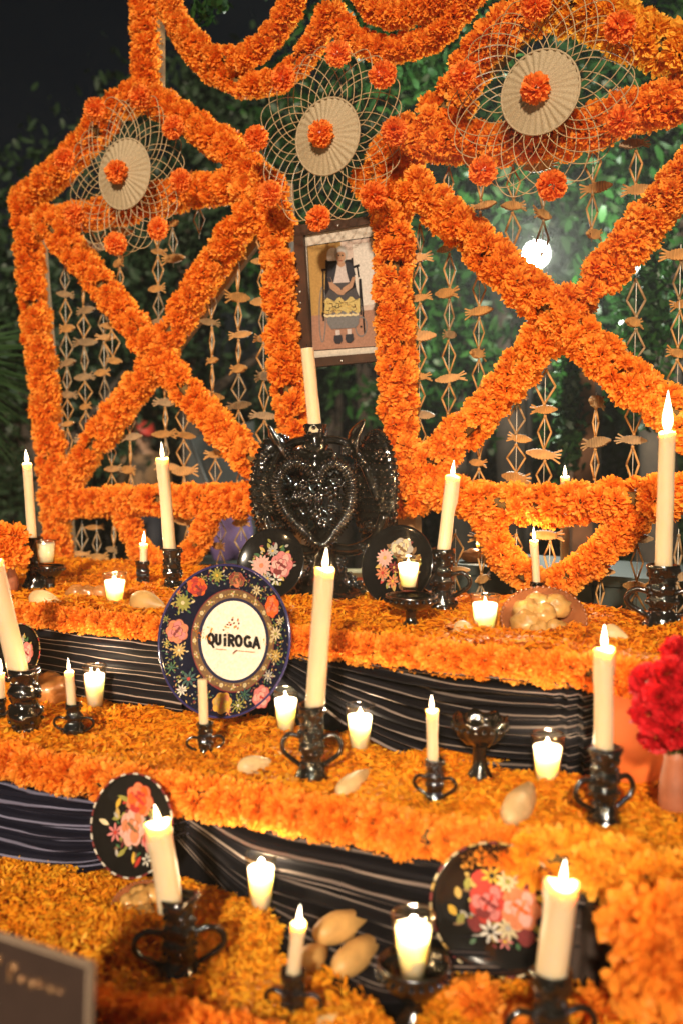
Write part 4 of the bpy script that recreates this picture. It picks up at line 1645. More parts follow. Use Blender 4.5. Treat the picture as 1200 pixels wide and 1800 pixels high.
def paint_b(P, r):
    P.rose(r * .02, r * .42, r * .33, ('grey', 'cream', 'brown'), 1, .8)
    P.daisy(-r * .42, r * .16, r * .24, 'palepink', 'gold', 14, 1)
    P.daisy(-r * .42, -r * .22, r * .2, 'salmon', 'red', 9, 1)
    P.rose(r * .30, -r * .18, r * .24, ('pink', 'red', 'maroon'), 1)
    P.daisy(-r * .1, -r * .40, r * .18, 'salmon', 'yellow', 8, 1)
    P.daisy(-r * .12, -r * .06, r * .16, 'maroon', 'gold', 8, 1)
    for k in range(18):
        a = k * .35
        P.leaf(r * .45 * math.cos(a), r * .45 * math.sin(a), r * .22, r * .05, a + .5, ('leafy', 'gold', 'brown', 'red')[k % 4], 0)


def paint_c(P, r):                                           # small rose plate, lower left
    P.rose(r * .06, r * .50, r * .34, ('salmon', 'orange', 'red'), 1)
    P.rose(-r * .02, -r * .05, r * .32, ('palepink', 'salmon', 'brown'), 1, 1.2)
    P.rose(r * .52, -r * .18, r * .28, ('pink', 'red', 'maroon'), 1)
    P.daisy(-r * .42, -r * .22, r * .2, 'pink', 'red', 7, 1)
    P.leaf(-r * .1, r * .42, -r * .4, r * .05, -.2, 'leafy', 1)
    for (x, y, a, c) in [(-.5, .25, 1.2, 'yellow'), (-.35, .35, .9, 'red'), (-.55, .02, .4, 'leafy'), (-.4, .05, 1.9, 'gold'), (.1, -.5, 5, 'yellow'), (.3, -.55, 4.4, 'red'), (-.1, -.48, 4, 'leafy'), (.42, .2, .3, 'gold'), (-.6, -.1, 2.8, 'cream')]:
        P.leaf(r * x, r * y, r * .24, r * .05, a, c, 0)
    P.daisy(r * .48, -r * .58, r * .14, 'white', 'dark', 6, 1)


def paint_d(P, r):                                           # large rose plate, lower right
    P.rose(-r * .14, r * .05, r * .30, ('red', 'pink', 'maroon'), 2, 1.1)
    P.rose(r * .34, r * .02, r * .30, ('salmon', 'palepink', 'orange'), 2, 1.15)
    P.daisy(-r * .10, r * .46, r * .18, 'yellow', 'dark', 7, 2)
    P.daisy(r * .14, r * .40, r * .19, 'cream', 'leafy', 9, 2)
    P.daisy(-r * .10, -r * .38, r * .19, 'white', 'dark', 7, 2)
    P.daisy(r * .16, -r * .30, r * .2, 'cream', 'grey', 9, 2)
    P.scallop(r * .35, r * .42, r * .16, 4, 'maroon', 1)
    P.scallop(-r * .28, r * .40, r * .13, 4, 'red', 1)
    P.scallop(-r * .32, -r * .30, r * .12, 4, 'maroon', 1)
    P.scallop(r * .42, -r * .38, r * .15, 4, 'maroon', 1)
    P.daisy(r * .12, -r * .5, r * .13, 'pink', 'yellow', 6, 2)
    for (x, y, a, c) in [(-.48, .2, 1.4, 'leafy'), (-.58, .05, 1.8, 'gold'), (-.5, -.15, 4.2, 'leafy'), (-.62, -.2, 2.2, 'yellow'), (.5, .35, .5, 'gold'), (.55, .2, .2, 'yellow'), (.5, -.2, 5.8, 'leafy'), (-.35, .25, 2.3, 'gold'), (.0, -.1, 4.5, 'leafy'), (.02, .25, 1.4, 'yellow')]:
        P.leaf(r * x, r * y, r * .2, r * .055, a, c, 1)


plate(478, 992, 2.52, 64, 20, 20, 'black plate with a pink rose and pale daisy, left of the candelabra foot', paint_a)
plate(700, 994, 2.44, 72, 34, 16, 'black plate with a grey flower behind the raised votive, right of the candelabra', paint_b)
plate(236, 1450, 1.775, 90, 27, 16, 'black plate with three roses and dashed red white rim behind the leaning candle', paint_c, rimcols=('white', 'maroon'), dish=.10)
plate(874, 1594, 1.535, 121, 16, 5, 'large black plate with a red and a salmon rose on the lowest step', paint_d, rimcols=('gold', 'maroon', 'cream'), dish=.13)
plate(36, 1146, 2.30, 50, 27, 14, 'plate with a pink flower half hidden by the tilted thick candle at left', paint_a, rimcols=('red', 'cream', 'gold'), dish=.10)
# ------------------------------------------------------------------ glazed heart candelabra in the middle
YC = depth(572, 1050, ZU)
cm = facing(572, 1052, YC, 16, 0)
cm.translation = Vector((cm.translation.x, cm.translation.y, ZU + .004))
cand = thing('candelabra', 'black glazed clay candelabra with studded heart between two scaled ovals', 'candelabra', mtx=cm)
ci = cm.inverted()
cs = YC / FPX


def cl(x, y, out=0.0):
    q = ci @ on_plane(x, y, cm.translation, cm.to_3x3() @ Vector((0, 0, 1)))
    return Vector((q.x, q.y, out))


g = random.Random(3)
vert = Matrix(((1, 0, 0, 0), (0, 0, 1, 0), (0, -1, 0, 0), (0, 0, 0, 1)))   # lathe z -> local y
b = MB()
px_ = cs
prof = [(0, 0), (76 * px_, 0), (80 * px_, 6 * px_), (70 * px_, 16 * px_), (58 * px_, 22 * px_), (46 * px_, 34 * px_), (32 * px_, 46 * px_), (23 * px_, 60 * px_), (20 * px_, 82 * px_), (24 * px_, 100 * px_), (18 * px_, 118 * px_), (0, 122 * px_)]
b.lathe(prof, 40, lump=.10, lf=40, mtx=vert)
for k in range(90):
    an = k * 2.4
    t = k / 90
    r = (78 - 50 * t) * px_
    b.ball((r * math.cos(an), (5 + 45 * t ** .8) * px_, r * math.sin(an)), px_ * g.uniform(3, 6), seg=7, rings=4)
b.build('base', M['glaze'], cand)
b = MB()
b.tube(clean_curve([cl(468, 905), cl(490, 948), cl(535, 968), cl(575, 962), cl(620, 966), cl(660, 945), cl(676, 905)], .01), 11 * px_, 10)
b.build('arm', M['glaze'], cand)
for (x, y, rx, ry, yaw_) in [(482, 862, 42, 98, 34), (654, 862, 44, 102, -24)]:     # scaled ovals
    b = MB()
    c = cl(x, y, -.035)
    ro = Matrix.Rotation(R(yaw_), 3, 'Y')
    RX, RY, T = rx * px_ / max(.5, math.cos(R(yaw_))), ry * px_, 14 * px_
    n = 40
    vs, fs = [], []
    for i in range(9):
        ph = PI * i / 8
        for k in range(n):
            a = 2 * PI * k / n
            vs.append(c + ro @ Vector((RX * math.sin(ph) ** .6 * math.cos(a), RY * math.sin(ph) ** .6 * math.sin(a), T * math.cos(ph))))
    fs = [(i * n + k, (i + 1) * n + k, (i + 1) * n + (k + 1) % n, i * n + (k + 1) % n) for i in range(8) for k in range(n)]
    b.add(vs, fs)
    b.build('oval', M['glaze'], cand)
    b = MB()
    row = 0
    for j in range(17):
        v = -1 + 2 * (j + .5) / 17
        for i in range(9):
            u = -1 + 2 * (i + (.5 if j % 2 else 0.15)) / 9
            if u * u + v * v > .92:
                continue
            zz = T * math.sqrt(max(0, 1 - (u * u + v * v))) ** .5
            b.ball(c + ro @ Vector((RX * u, RY * v, zz)), px_ * g.uniform(4.0, 5.6), seg=7, rings=4, scale=(1.1, .8, .9))
    for k in range(46):
        a = 2 * PI * k / 46
        b.ball(c + ro @ Vector((RX * math.cos(a), RY * math.sin(a), 0)), px_ * 5, seg=7, rings=4)
    b.build('clay_scales', M['glaze'], cand)
hp = [(566, 846), (552, 822), (526, 812), (503, 830), (499, 865), (512, 898), (540, 928), (572, 956), (598, 930), (618, 898), (626, 862), (618, 830), (598, 814), (576, 824)]
hc = clean_curve([cl(x, y, .042) for x, y in hp] + [cl(*hp[0], .042)], .0022)
b = MB()
b.tube(hc, [(11.0 + 2.6 * math.sin(i * 1.7) + 1.2 * math.sin(i * .61)) * px_ for i in range(len(hc))], 12)
b.build('heart', M['glaze'], cand)
hpl = [Vector((p.x, p.y)) for p in hc]
b = MB()
for k in range(420):                                         # beaded clay filling inside the heart
    x_, y_ = g.uniform(-.12, .10), g.uniform(.10, .40)
    ins, m_ = False, len(hpl)
    for q in range(m_):
        a_, c_ = hpl[q], hpl[(q + 1) % m_]
        if (a_.y > y_) != (c_.y > y_) and x_ < (c_.x - a_.x) * (y_ - a_.y) / (c_.y - a_.y) + a_.x:
            ins = not ins
    if ins and noise.noise(Vector((x_ * 26, y_ * 26, 1))) < .22:
        b.ball((x_, y_, .014 + g.uniform(-.004, .008)), px_ * g.uniform(3.6, 6.2), seg=7, rings=4)
b.build('heart_filling', M['glaze'], cand)
b = MB()
for (x, y, r) in [(528, 868, 9), (566, 872, 10), (588, 862, 14), (546, 872, 12), (562, 900, 13), (590, 893, 10), (540, 850, 10), (572, 918, 9), (604, 848, 9)]:
    c = cl(x, y, .030)
    for k in range(6):
        a = k * PI / 3 + x
        b.ball(c + Vector((math.cos(a), math.sin(a), 0)) * r * .62 * px_, r * .5 * px_, seg=8, rings=5, scale=(1, 1, .6))
    b.ball(c + Vector((0, 0, r * .3 * px_)), r * .45 * px_, seg=8, rings=5)
b.tube([cl(566, 950, .02), cl(560, 900, .024), cl(575, 850, .02), cl(566, 812, .0)], 6 * px_, 8)
b.tube([cl(540, 920, .02), cl(556, 880, .02), cl(540, 850, .02)], 4 * px_, 8)
b.tube([cl(600, 915, .02), cl(585, 880, .02), cl(602, 850, .02)], 4 * px_, 8)
b.build('heart_flowers', M['glaze'], cand)
for (pts, nm) in [([(470, 885), (482, 808), (510, 780), (545, 772)], 'arm'), ([(560, 772), (598, 776), (628, 798), (662, 880)], 'arm')]:
    b = MB()
    b.tube(clean_curve([cl(x, y, -.012) for x, y in pts], .01), 8 * px_, 9)
    b.build(nm, M['glaze'], cand)
for (tip, mid_, base) in [((476, 748), (484, 772), (502, 806)), ((642, 738), (622, 768), (620, 806))]:
    b = MB()
    P_ = clean_curve([cl(*base, -.01), cl(*mid_, .0), cl(*tip, .012)], .006)
    n = len(P_)
    b.tube(P_, [px_ * (4 + 13 * math.sin(PI * (.15 + .85 * i / (n - 1)))) for i in range(n)], 10, flatten=.45)
    b.tube([p + Vector((0, 0, .006)) for p in P_], 2.5 * px_, 6)
    b.build('leaf', M['glaze'], cand)
b = MB()
so = cl(554, 830)
mt = Matrix.Translation((so.x, so.y, -.005)) @ vert
prof = [(0, 0), (26 * px_, 0), (30 * px_, 10 * px_), (22 * px_, 24 * px_), (17 * px_, 36 * px_), (24 * px_, 46 * px_), (16 * px_, 58 * px_), (18 * px_, 72 * px_), (21 * px_, 84 * px_), (17 * px_, 86 * px_), (15 * px_, 76 * px_), (0, 74 * px_)]
b.lathe(prof, 28, lump=.12, lf=70, mtx=mt)
for k in range(60):
    an, z = k * 2.4, (4 + 78 * k / 60)
    r = (28 - 10 * min(1, z / 40)) + (3 if 40 < z < 50 else 0)
    b.ball(mt @ Vector((r * px_ * math.cos(an), r * px_ * math.sin(an), z * px_)), px_ * g.uniform(3, 5), seg=7, rings=4)
b.build('socket', M['glaze'], cand)
for (x, y, r) in [(548, 800, 14), (564, 808, 12), (512, 795, 10), (612, 792, 11), (470, 800, 11), (668, 800, 11), (636, 812, 10), (500, 965, 11), (640, 960, 11), (575, 985, 13), (520, 1030, 12), (628, 1032, 12), (530, 800, 13), (580, 800, 13), (515, 820, 9), (600, 812, 10), (555, 842, 11), (490, 925, 12), (650, 925, 12), (545, 985, 10), (603, 985, 10)]:
    b = MB()
    c = cl(x, y, .012)
    for k in range(5):
        a = k * 1.257
        b.ball(c + Vector((math.cos(a), math.sin(a), 0)) * r * .6 * px_, r * .48 * px_, seg=7, rings=5)
    b.ball(c + Vector((0, 0, r * .3 * px_)), r * .4 * px_, seg=7, rings=5)
    b.build('clay_flower', M['glaze'], cand)
taper((540, 612), (553, 748), 24, YC, 'unlit ivory candle leaning in the top of the heart candelabra', lit=False)

# ------------------------------------------------------------------ framed portrait hung in the portal
fm = Matrix((ALONG, Vector((0, 0, 1)), NRM)).transposed().to_4x4()
fm.translation = panel(598, 515, -.035)
port = thing('framed_portrait', 'dark framed photograph of an old woman in a wheelchair between garlanded posts', 'picture', mtx=fm)
PO = Print(fm, lambda q: .004, ALLP)


def zq(x, y):
    return 500 + x / 5.4545, 370 + y / 5.4545


oc = [PO.loc(*p) for p in ((521, 398), (676, 379), (682, 634), (528, 648))]
ic = [PO.loc(*p) for p in (zq(206, 243), (664, 393), (670, 620), zq(282, 1418))]


def slab(name, poly, z0, z1, material, parent):
    b = MB()
    n = len(poly)
    vs = [(x, y, z1) for x, y in poly] + [(x, y, z0) for x, y in poly]
    b.add(vs, [tuple(reversed(range(n))), tuple(range(n, 2 * n))] + [(i, (i + 1) % n, (i + 1) % n + n, i + n) for i in range(n)])
    return b.build(name, material, parent, smooth=False)


for i in range(4):
    j = (i + 1) % 4
    slab('frame', [oc[i], oc[j], ic[j], ic[i]], -.012, .016, M['darkwood'], port)
slab('mount', [tuple(Vector(c) * 1.01) for c in ic], -.010, .0035, M['p_mat'], port)
for (x, y) in ((537, 155), (178, 785), (180, 892), (572, 1445)):
    u, v = PO.loc(*zq(x, y))
    b = MB()
    b.ball((u, v, .017), .0042, seg=10, rings=5, scale=(1, 1, .5))
    b.build('screw', M['screw'], port)


def pq(pts, col, layer):
    PO.poly([zq(*p) for p in pts], col, layer)


def pe(x, y, rx, ry, col, layer, n=28):
    pq([(x + rx * math.cos(2 * PI * k / n), y + ry * math.sin(2 * PI * k / n)) for k in range(n)], col, layer)


def pl(pts, w, col, layer):
    PO.stroke([zq(*p) for p in pts], w * cs_f, col, layer)


cs_f = fm.translation.y / FPX / 5.4545
pq([(222, 342), (860, 250), (902, 1306), (272, 1350)], 'dark', 0)
pq([(230, 348), (545, 304), (545, 985), (268, 1012)], 'ochre', 1)
pq([(545, 304), (852, 260), (886, 950), (545, 985)], 'wallpink', 1)
pq([(268, 1012), (886, 950), (894, 1300), (278, 1342)], 'floor', 1)
pe(470, 440, 56, 82, 'wallwhite', 2)
pq([(660, 330), (850, 300), (880, 900), (700, 920)], 'wallwhite', 2)
# chair
pq([(405, 490), (660, 470), (665, 560), (720, 900), (390, 930)], 'dark', 3)
for (x0, y0, x1, y1) in ((410, 480, 418, 720), (655, 458, 668, 620), (380, 575, 385, 1060), (705, 540, 720, 640), (735, 660, 775, 1180), (725, 660, 740, 1000)):
    pl([(x0, y0), (x1, y1)], 18, 'dark', 4)
pl([(366, 575), (404, 570)], 20, 'dark', 4)
pl([(672, 545), (722, 528)], 24, 'dark', 4)
for (cx_, cy_, rx, ry, c_) in ((374, 1000, 30, 262, 'steel'), (742, 1115, 54, 92, 'steel')):
    pts = [(cx_ + rx * math.cos(2 * PI * k / 30), cy_ + ry * math.sin(2 * PI * k / 30)) for k in range(31)]
    pl(pts, 12, c_, 4)
    pe(cx_, cy_, rx * .2, ry * .1, 'dark', 5)
# dress, arms, blouse, head
pq([(420, 560), (440, 520), (510, 500), (600, 490), (660, 515), (690, 620), (650, 650), (640, 760), (440, 780), (425, 650)], 'shawl', 6)
pq([(515, 520), (592, 512), (606, 600), (632, 690), (480, 700), (502, 600)], 'blouse', 7)
pq([(424, 640), (455, 645), (480, 700), (545, 750), (560, 800), (530, 810), (450, 750)], 'skin', 8)
pq([(690, 640), (660, 640), (640, 695), (570, 745), (545, 790), (580, 800), (660, 740)], 'skin', 8)
pq([(440, 760), (500, 790), (560, 820), (620, 780), (690, 740), (735, 850), (740, 900), (400, 910), (395, 840)], 'skirtgrey', 7)
pq([(430, 640), (455, 648), (470, 690), (440, 690), (424, 660)], 'shawl', 9)
pq([(470, 690), (640, 690), (632, 745), (480, 750)], 'skirtgrey', 7)
wv = [(400, 880 - 12 * (k % 2) - 20 * math.sin(k * .9)) for k in range(1)]
top_ = [(400 + 330 * k / 14, 862 - 22 * math.sin(k * 1.35) - 20 * k / 14) for k in range(15)]
bot_ = [(735 - 335 * k / 14, 985 + 18 * math.sin(k * 1.6) - 15 * (1 - k / 14)) for k in range(15)]
pq([(410, 930), (735, 890), (720, 1090), (690, 1125), (460, 1140), (420, 1080)], 'steel', 8)
pq(top_ + bot_, 'skirtgold', 9)
g = random.Random(8)
for k in range(34):
    x, y = g.uniform(420, 715), g.uniform(870, 975)
    an = g.uniform(0, 3.1)
    pl([(x, y), (x + 26 * math.cos(an), y + 26 * math.sin(an)), (x + 44 * math.cos(an + .8), y + 40 * math.sin(an + .8))], 6, g.choice(('brown', 'dark', 'gold')), 10)
pl([(400, 1000)] + [(400 + 320 * k / 12, 1012 + 9 * (k % 2) - 18 * k / 12) for k in range(13)], 20, 'cream', 10)
for (x, y) in ((520, 1150), (628, 1140)):
    pq([(x - 18, y), (x + 22, y - 4), (x + 24, y + 50), (x - 14, y + 54)], 'blouse', 9)
    pq([(x - 30, y + 50), (x + 40, y + 44), (x + 50, y + 100), (x + 20, y + 130), (x - 20, y + 128), (x - 36, y + 96)], 'shawl', 10)
pe(560, 790, 32, 24, 'skin', 11)
pq([(520, 485), (585, 480), (590, 530), (552, 548), (520, 528)], 'skin', 10)
pe(552, 425, 62, 80, 'grey', 10)
pe(551, 444, 44, 60, 'skin', 11)
pq([(502, 420), (520, 380), (552, 366), (585, 378), (602, 415), (575, 398), (530, 400)], 'hair', 12)
for x in (534, 568):
    pe(x, 434, 11, 7, 'dark', 12, 10)
    pl([(x - 14, 420), (x + 12, 419)], 5, 'brown', 12)
pl([(551, 438), (547, 462), (556, 464)], 4, 'brown', 12)
pl([(536, 484), (551, 487), (566, 483)], 8, 'maroon', 12)
pl([(498, 490), (496, 508)], 7, 'dark', 12)
pl([(602, 482), (604, 500)], 7, 'dark', 12)
PO.done(port, 'printed_photograph')

# ------------------------------------------------------------------ fruits, loaves
def fruit(fat, thin, z, wpx, label, material, kind='fruit', bend=.12, lift=0.0):
    """pear-shaped fruit lying on the step; fat and thin are the photo points of its two ends"""
    Y = on_z(fat[0], fat[1], z).y
    r = wpx * .5 * Y / FPX
    a, c = on_z(fat[0], fat[1], z + r * .9 + lift), on_z(thin[0], thin[1], z + r * .62 + lift)
    d = c - a
    L = d.length
    q = d.normalized().to_track_quat('Z', 'Y').to_matrix().to_4x4()
    q.translation = a
    root = None
    b = MB()
    prof = [(0, -.02 * L), (.30 * r, 0), (.62 * r, .05 * L), (.88 * r, .15 * L), (1.0 * r, .3 * L), (.97 * r, .42 * L), (.82 * r, .57 * L), (.62 * r, .71 * L), (.42 * r, .84 * L), (.22 * r, .94 * L), (.09 * r, 1.0 * L), (0, 1.01 * L)]
    dense = clean_curve([Vector((x, 0, zz)) for x, zz in prof], L * .04)
    b.lathe([(max(0, p.x), p.z) for p in dense], 24, lump=.07, seed=fat[0], lf=26)
    b.v = [(x + bend * L * (zz / L) ** 2 * .6, y, zz) for x, y, zz in b.v]
    b.tube([(bend * L * .62, 0, L), (bend * L * .66, 0, L * 1.05)], r * .06, 6)
    o = b.build(kind, M[material])
    o.matrix_world = q
    return tag(o, label, 'fruit', group='pear-shaped fruits on the altar')


fruit((56, 1050), (106, 1060), ZU, 32, 'pale fruit beside the black footed bowl at the left', 'palefruit')
fruit((236, 1054), (287, 1068), ZU, 40, 'pale fruit right of the leftmost lit votive', 'fruit')
fruit((797, 1104), (840, 1112), ZU, 32, 'small pale fruit left of the votive by the wrapped bread dish', 'palefruit')
fruit((1058, 1112), (1102, 1122), ZU, 36, 'pale fruit behind the flame of the thick candle at right', 'palefruit')
fruit((420, 1350), (490, 1342), ZM, 38, 'pale pointed fruit between the unlit candle and the two-handled candlestick', 'palefruit')
fruit((596, 1394), (658, 1354), ZM, 38, 'pale fruit right of the central two-handled candlestick', 'palefruit')
fruit((892, 1440), (948, 1376), ZM, 54, 'large cream fruit in front of the empty footed cup', 'palefruit')
fruit((554, 1644), (672, 1606), ZL, 54, 'tan pointed fruit, uppermost of the three in the pile', 'fruit', lift=.034)
fruit((590, 1704), (690, 1640), ZL, 56, 'tan pointed fruit, lower right of the three in the pile', 'fruit', lift=.014)
fruit((532, 1700), (580, 1662), ZL, 50, 'tan fruit half hidden behind the short candle', 'fruit', lift=.012)
fruit((552, 1806), (640, 1800), ZL, 44, 'pale fruit at the very bottom edge left of the footed bowl', 'palefruit')


def loaf(px, py, z, wpx, label, material='bread', n=3, seed=0, lift=0.0, cat='bread', hh=.55):
    Y = on_z(px, py, z).y
    r = wpx * .5 * Y / FPX
    c = on_z(px, py, z)
    b = MB()
    g = random.Random(seed)
    for k in range(n):
        dx = (k - (n - 1) / 2) * r * 1.3 / max(1, n - 1) if n > 1 else 0
        b.ball((dx, g.uniform(-.2, .2) * r, r * hh * .8 + lift), r * (.62 if n > 1 else 1.0), seg=20, rings=12, scale=(1.0, .8, hh * 1.35), lump=.30, seed=seed + k * 3)
    # twisted end of the clear wrapper
    b.tube([(r * .7, 0, r * .4 + lift), (r * 1.05, .02 * r, r * .5 + lift), (r * 1.2, 0, r * .6 + lift)], [r * .2, r * .07, r * .18], 8, flatten=.5)
    o = b.build('wrapped_bread', M[material])
    o.location = c
    return tag(o, label, cat, group='breads wrapped in clear film')


loaf(156, 1056, ZU, 62, 'brown bread in clear film left of the leftmost lit votive', n=3, seed=4)
loaf(96, 1236, ZM, 84, 'orange-brown loaf in clear film under the half-hidden plate at left', n=1, seed=9, hh=.62)


def bowl_of_bread(px, py, z, rpx, label, tilt, yaw, material='glazedclay', seed=0, blobs=7, up=.30):
    Y = on_z(px, py, z).y
    r = rpx * Y / FPX
    c = on_z(px, py, z)
    m = Matrix.Translation(c + Vector((0, 0, r * up))) @ Matrix.Rotation(-R(yaw), 4, 'Z') @ Matrix.Rotation(R(tilt), 4, 'X')
    root = thing('clay_dish', label, 'dish', mtx=m, group='red clay dishes of wrapped food')
    b = MB()
    b.lathe([(0, -.28 * r), (.45 * r, -.28 * r), (.8 * r, -.12 * r), (1.0 * r, .06 * r), (1.03 * r, .09 * r), (.97 * r, .10 * r), (.76 * r, -.05 * r), (.4 * r, -.2 * r), (0, -.2 * r)], 44)
    b.build('dish', M[material], root)
    b = MB()
    for k in range(44):
        a = 2 * PI * k / 44
        b.ball((1.0 * r * math.cos(a), 1.0 * r * math.sin(a), .09 * r), r * .05, seg=7, rings=4)
    b.build('rim_beads', M[material], root)
    g = random.Random(seed)
    for k in range(blobs):
        a = 2 * PI * k / blobs
        q = r * (.45 if k else 0)
        bb = MB()
        bb.ball((0, 0, 0), r * g.uniform(.30, .40), seg=14, rings=9, scale=(1, .9, .75), lump=.4, seed=seed + k)
        o = bb.build('wrapped_roll', M['goldbread'])
        o.parent = root
        o.location = (q * math.cos(a), q * math.sin(a), r * (.10 if k else .2))
    return root


bowl_of_bread(954, 1112, ZU, 74, 'clay dish of golden wrapped rolls tilted toward the viewer on the top step', 38, 10, seed=3)
bowl_of_bread(250, 1618, ZL, 54, 'small clay dish of wrapped sweets behind the big handled candlestick', 20, 10, seed=6, blobs=6, up=.55)

# ------------------------------------------------------------------ bouquets and single blooms
def bouquet(px, py, Y, spots, rpx, label, meshes, vase_z, vase_r=.03, cat='bouquet', bloom='marigold', vasemat='clay', leaves=10):
    c = at_y(px, py, Y)
    base = Vector((c.x, c.y + .01, vase_z))
    root = thing('flower_bouquet', label, cat, base)
    hz = c.z - vase_z
    vh = max(.05, hz * .62)
    b = MB()
    b.lathe([(0, 0), (vase_r * .8, 0), (vase_r * 1.0, vh * .3), (vase_r * .95, vh * .6), (vase_r * .7, vh * .85), (vase_r * .85, vh), (vase_r * .75, vh), (vase_r * .6, vh * .85), (0, vh * .7)], 24)
    b.build('vase', M[vasemat], root)
    b = MB()
    for (x, y, d) in spots:
        p = at_y(x, y, Y - d) - base
        b.tube([(0, 0, vh * .8), (p.x * .3, p.y * .3, vh * 1.05), (p.x, p.y, p.z)], .003, 5)
    b.build('stems', M['vaseleaf'], root)
    for i, (x, y, d) in enumerate(spots):
        p = at_y(x, y, Y - d) - base
        ax = (at_y(x, y, Y - d) - (c + Vector((0, .05, 0)))).normalized() + Vector((0, -.5, .2))
        put_flower(root, p, ax, rpx * Y / FPX * rng.uniform(.85, 1.12), meshes, bloom)
    for k in range(leaves):
        a = k * 2.4
        lf = MB()
        L = .045
        d = Vector((math.cos(a), math.sin(a), .15)).normalized()
        s = d.cross(Vector((0, 0, 1))).normalized()
        o_ = Vector((0, 0, vh * 1.05))
        lf.add([o_, o_ + d * L * .5 + s * .012, o_ + d * L * .5 + Vector((0, 0, .006)), o_ + d * L * .5 - s * .012, o_ + d * L - Vector((0, 0, .012))], [(0, 1, 2), (0, 2, 3), (1, 4, 2), (2, 4, 3)])
        lf.build('leaf', M['vaseleaf'], root)
    return root


def cluster(cx, cy, rx, ry, n, seed, dmax):
    g = random.Random(seed)
    out = []
    for k in range(n):
        q = math.sqrt((k + .5) / n)
        a = k * 2.399963
        out.append((cx + rx * q * math.cos(a) + g.uniform(-4, 4), cy + ry * q * math.sin(a) + g.uniform(-4, 4), dmax * math.sqrt(max(0, 1 - q * q))))
    return out


YB = depth(8, 1048, ZU)
bouquet(8, 962, YB, cluster(2, 958, 36, 38, 10, 1, .06), 22, 'marigold bunch in a clay vase at the left edge of the top step', FLOWERS, ZU, .032)
YB = depth(1192, 1452, ZM)
bouquet(1192, 1235, YB, cluster(1200, 1232, 82, 82, 16, 2, .08), 30, 'crimson flower bunch in a clay vase at the right edge', REDS, ZM, .026, bloom='red_bloom')
YB = 1.34
bouquet(1195, 1700, YB, cluster(1204, 1690, 100, 112, 13, 3, .10), 58, 'big orange marigold bunch near the viewer in the bottom right corner', FLOWERS, ZL, .04)


def bloom(px, py, z, r, label, meshes=FLOWERS, axis=(-.2, -.7, .7)):
    c = on_z(px, py, z)
    o = link('marigold_bloom', rng.choice(meshes))
    o.matrix_world = Matrix.Translation(c + Vector((0, 0, r * .35))) @ aim(axis) @ Matrix.Scale(r, 4)
    return tag(o, label, 'flower')


bloom(838, 1790, ZL, .044, 'single marigold head at the bottom edge, left of the front candlestick')
bloom(1058, 1800, ZL, .044, 'single marigold head at the bottom edge, right of the front candlestick')
bloom(905, 1830, ZL, .036, 'single marigold head at the bottom edge touching the front candlestick')
o = bloom(55, 1496, ZL, .030, 'small marigold lying against the bluish striped cloth')
o = link('marigold_bloom', FLOWERS[1])
pz = FRONT_M[1].lerp(FRONT_M[2], .98)
o.matrix_world = Matrix.Translation(on_z(64, 1342, ZM - .028) + NRM * .03) @ aim((-.3, -.8, -.4)) @ Matrix.Scale(.032, 4)
tag(o, 'marigold dangling from the gap in the middle step edging at the left', 'flower')
# stray dry petals and stalks on the cloth by the two-flame votive
n = 220
u = nrs.random(n)
pp = np.array([list(on_z(190 + 120 * t + 8 * rng.uniform(-1, 1), 1246 - 8 * t + 12 * rng.uniform(-1, 1), ZM + .006)) for t in u])
v, f = blades(pp + np.stack([np.zeros(n), np.zeros(n), nrs.random(n) * .012], 1), nrs.uniform(.012, .03, n), nrs.uniform(.004, .007, n))
tag(link('stray_petals', np_mesh('stray_petals', v, f, np.repeat(nrs.random(n), 6), M['loose'])), 'loose marigold petals and stalks at the foot of the level-striped cloth', 'petals', kind='stuff')
# dark leaves hanging on the orange cloth
for i, (x, y, s_) in enumerate([(1108, 1228, 9), (1116, 1258, 7), (1124, 1281, 8), (1131, 1309, 13)]):
    Y = depth(1110, 1345, ZM) - .012
    c = at_y(x, y, Y)
    k = s_ * Y / FPX
    b = MB()
    b.add([(0, 0, k), (k * .6, -.003, 0), (0, -.007, -.1 * k), (-k * .5, -.002, .1 * k), (k * .1, .001, -k)], [(0, 2, 1), (0, 3, 2), (1, 2, 4), (2, 3, 4)])
    o = b.build('dry_leaf', M['vaseleaf'])
    o.location = c
    tag(o, f'tiny dark dry leaf on the orange cloth, {ORD[i]} of four from the top', 'leaf', group='dry leaves stuck on the orange cloth')

# ------------------------------------------------------------------ sign board, bottom left
sp_ = at_y(150, 1700, 1.02)
sm = Matrix((ALONG, Vector((0, 0, 1)), NRM)).transposed().to_4x4()
sm.translation = sp_
sign = thing('sign_board', 'dark brown card sign with blurred gold script at the bottom left', 'sign', mtx=sm)
SG = Print(sm, lambda q: .0005, ['dark'])
cr = [SG.loc(-70, 1628), SG.loc(153, 1701), SG.loc(146, 1900), SG.loc(-80, 1900)]
slab('board', cr, -.010, 0, M['sign'], sign)
slab('edge', [cr[1], (cr[1][0] + .003, cr[1][1]), (cr[2][0] + .003, cr[2][1]), cr[2]], -.0105, .0004, M['signedge'], sign)
slab('edge', [cr[0], (cr[0][0], cr[0][1] + .0025), (cr[1][0] + .003, cr[1][1] + .0025), cr[1]], -.0105, .0004, M['signedge'], sign)
b = MB()
b.box((-.10, -sp_.z + .0, -.035), (-.07, -.05, -.012))
b.build('stake', M['darkwood'], sign, smooth=False)
b = MB()


def foil(pts, w):
    P_ = [Vector((*SG.loc(*p), .0015)) for p in pts]
    b.tube(clean_curve(P_, .003), w, 6, flatten=.3)


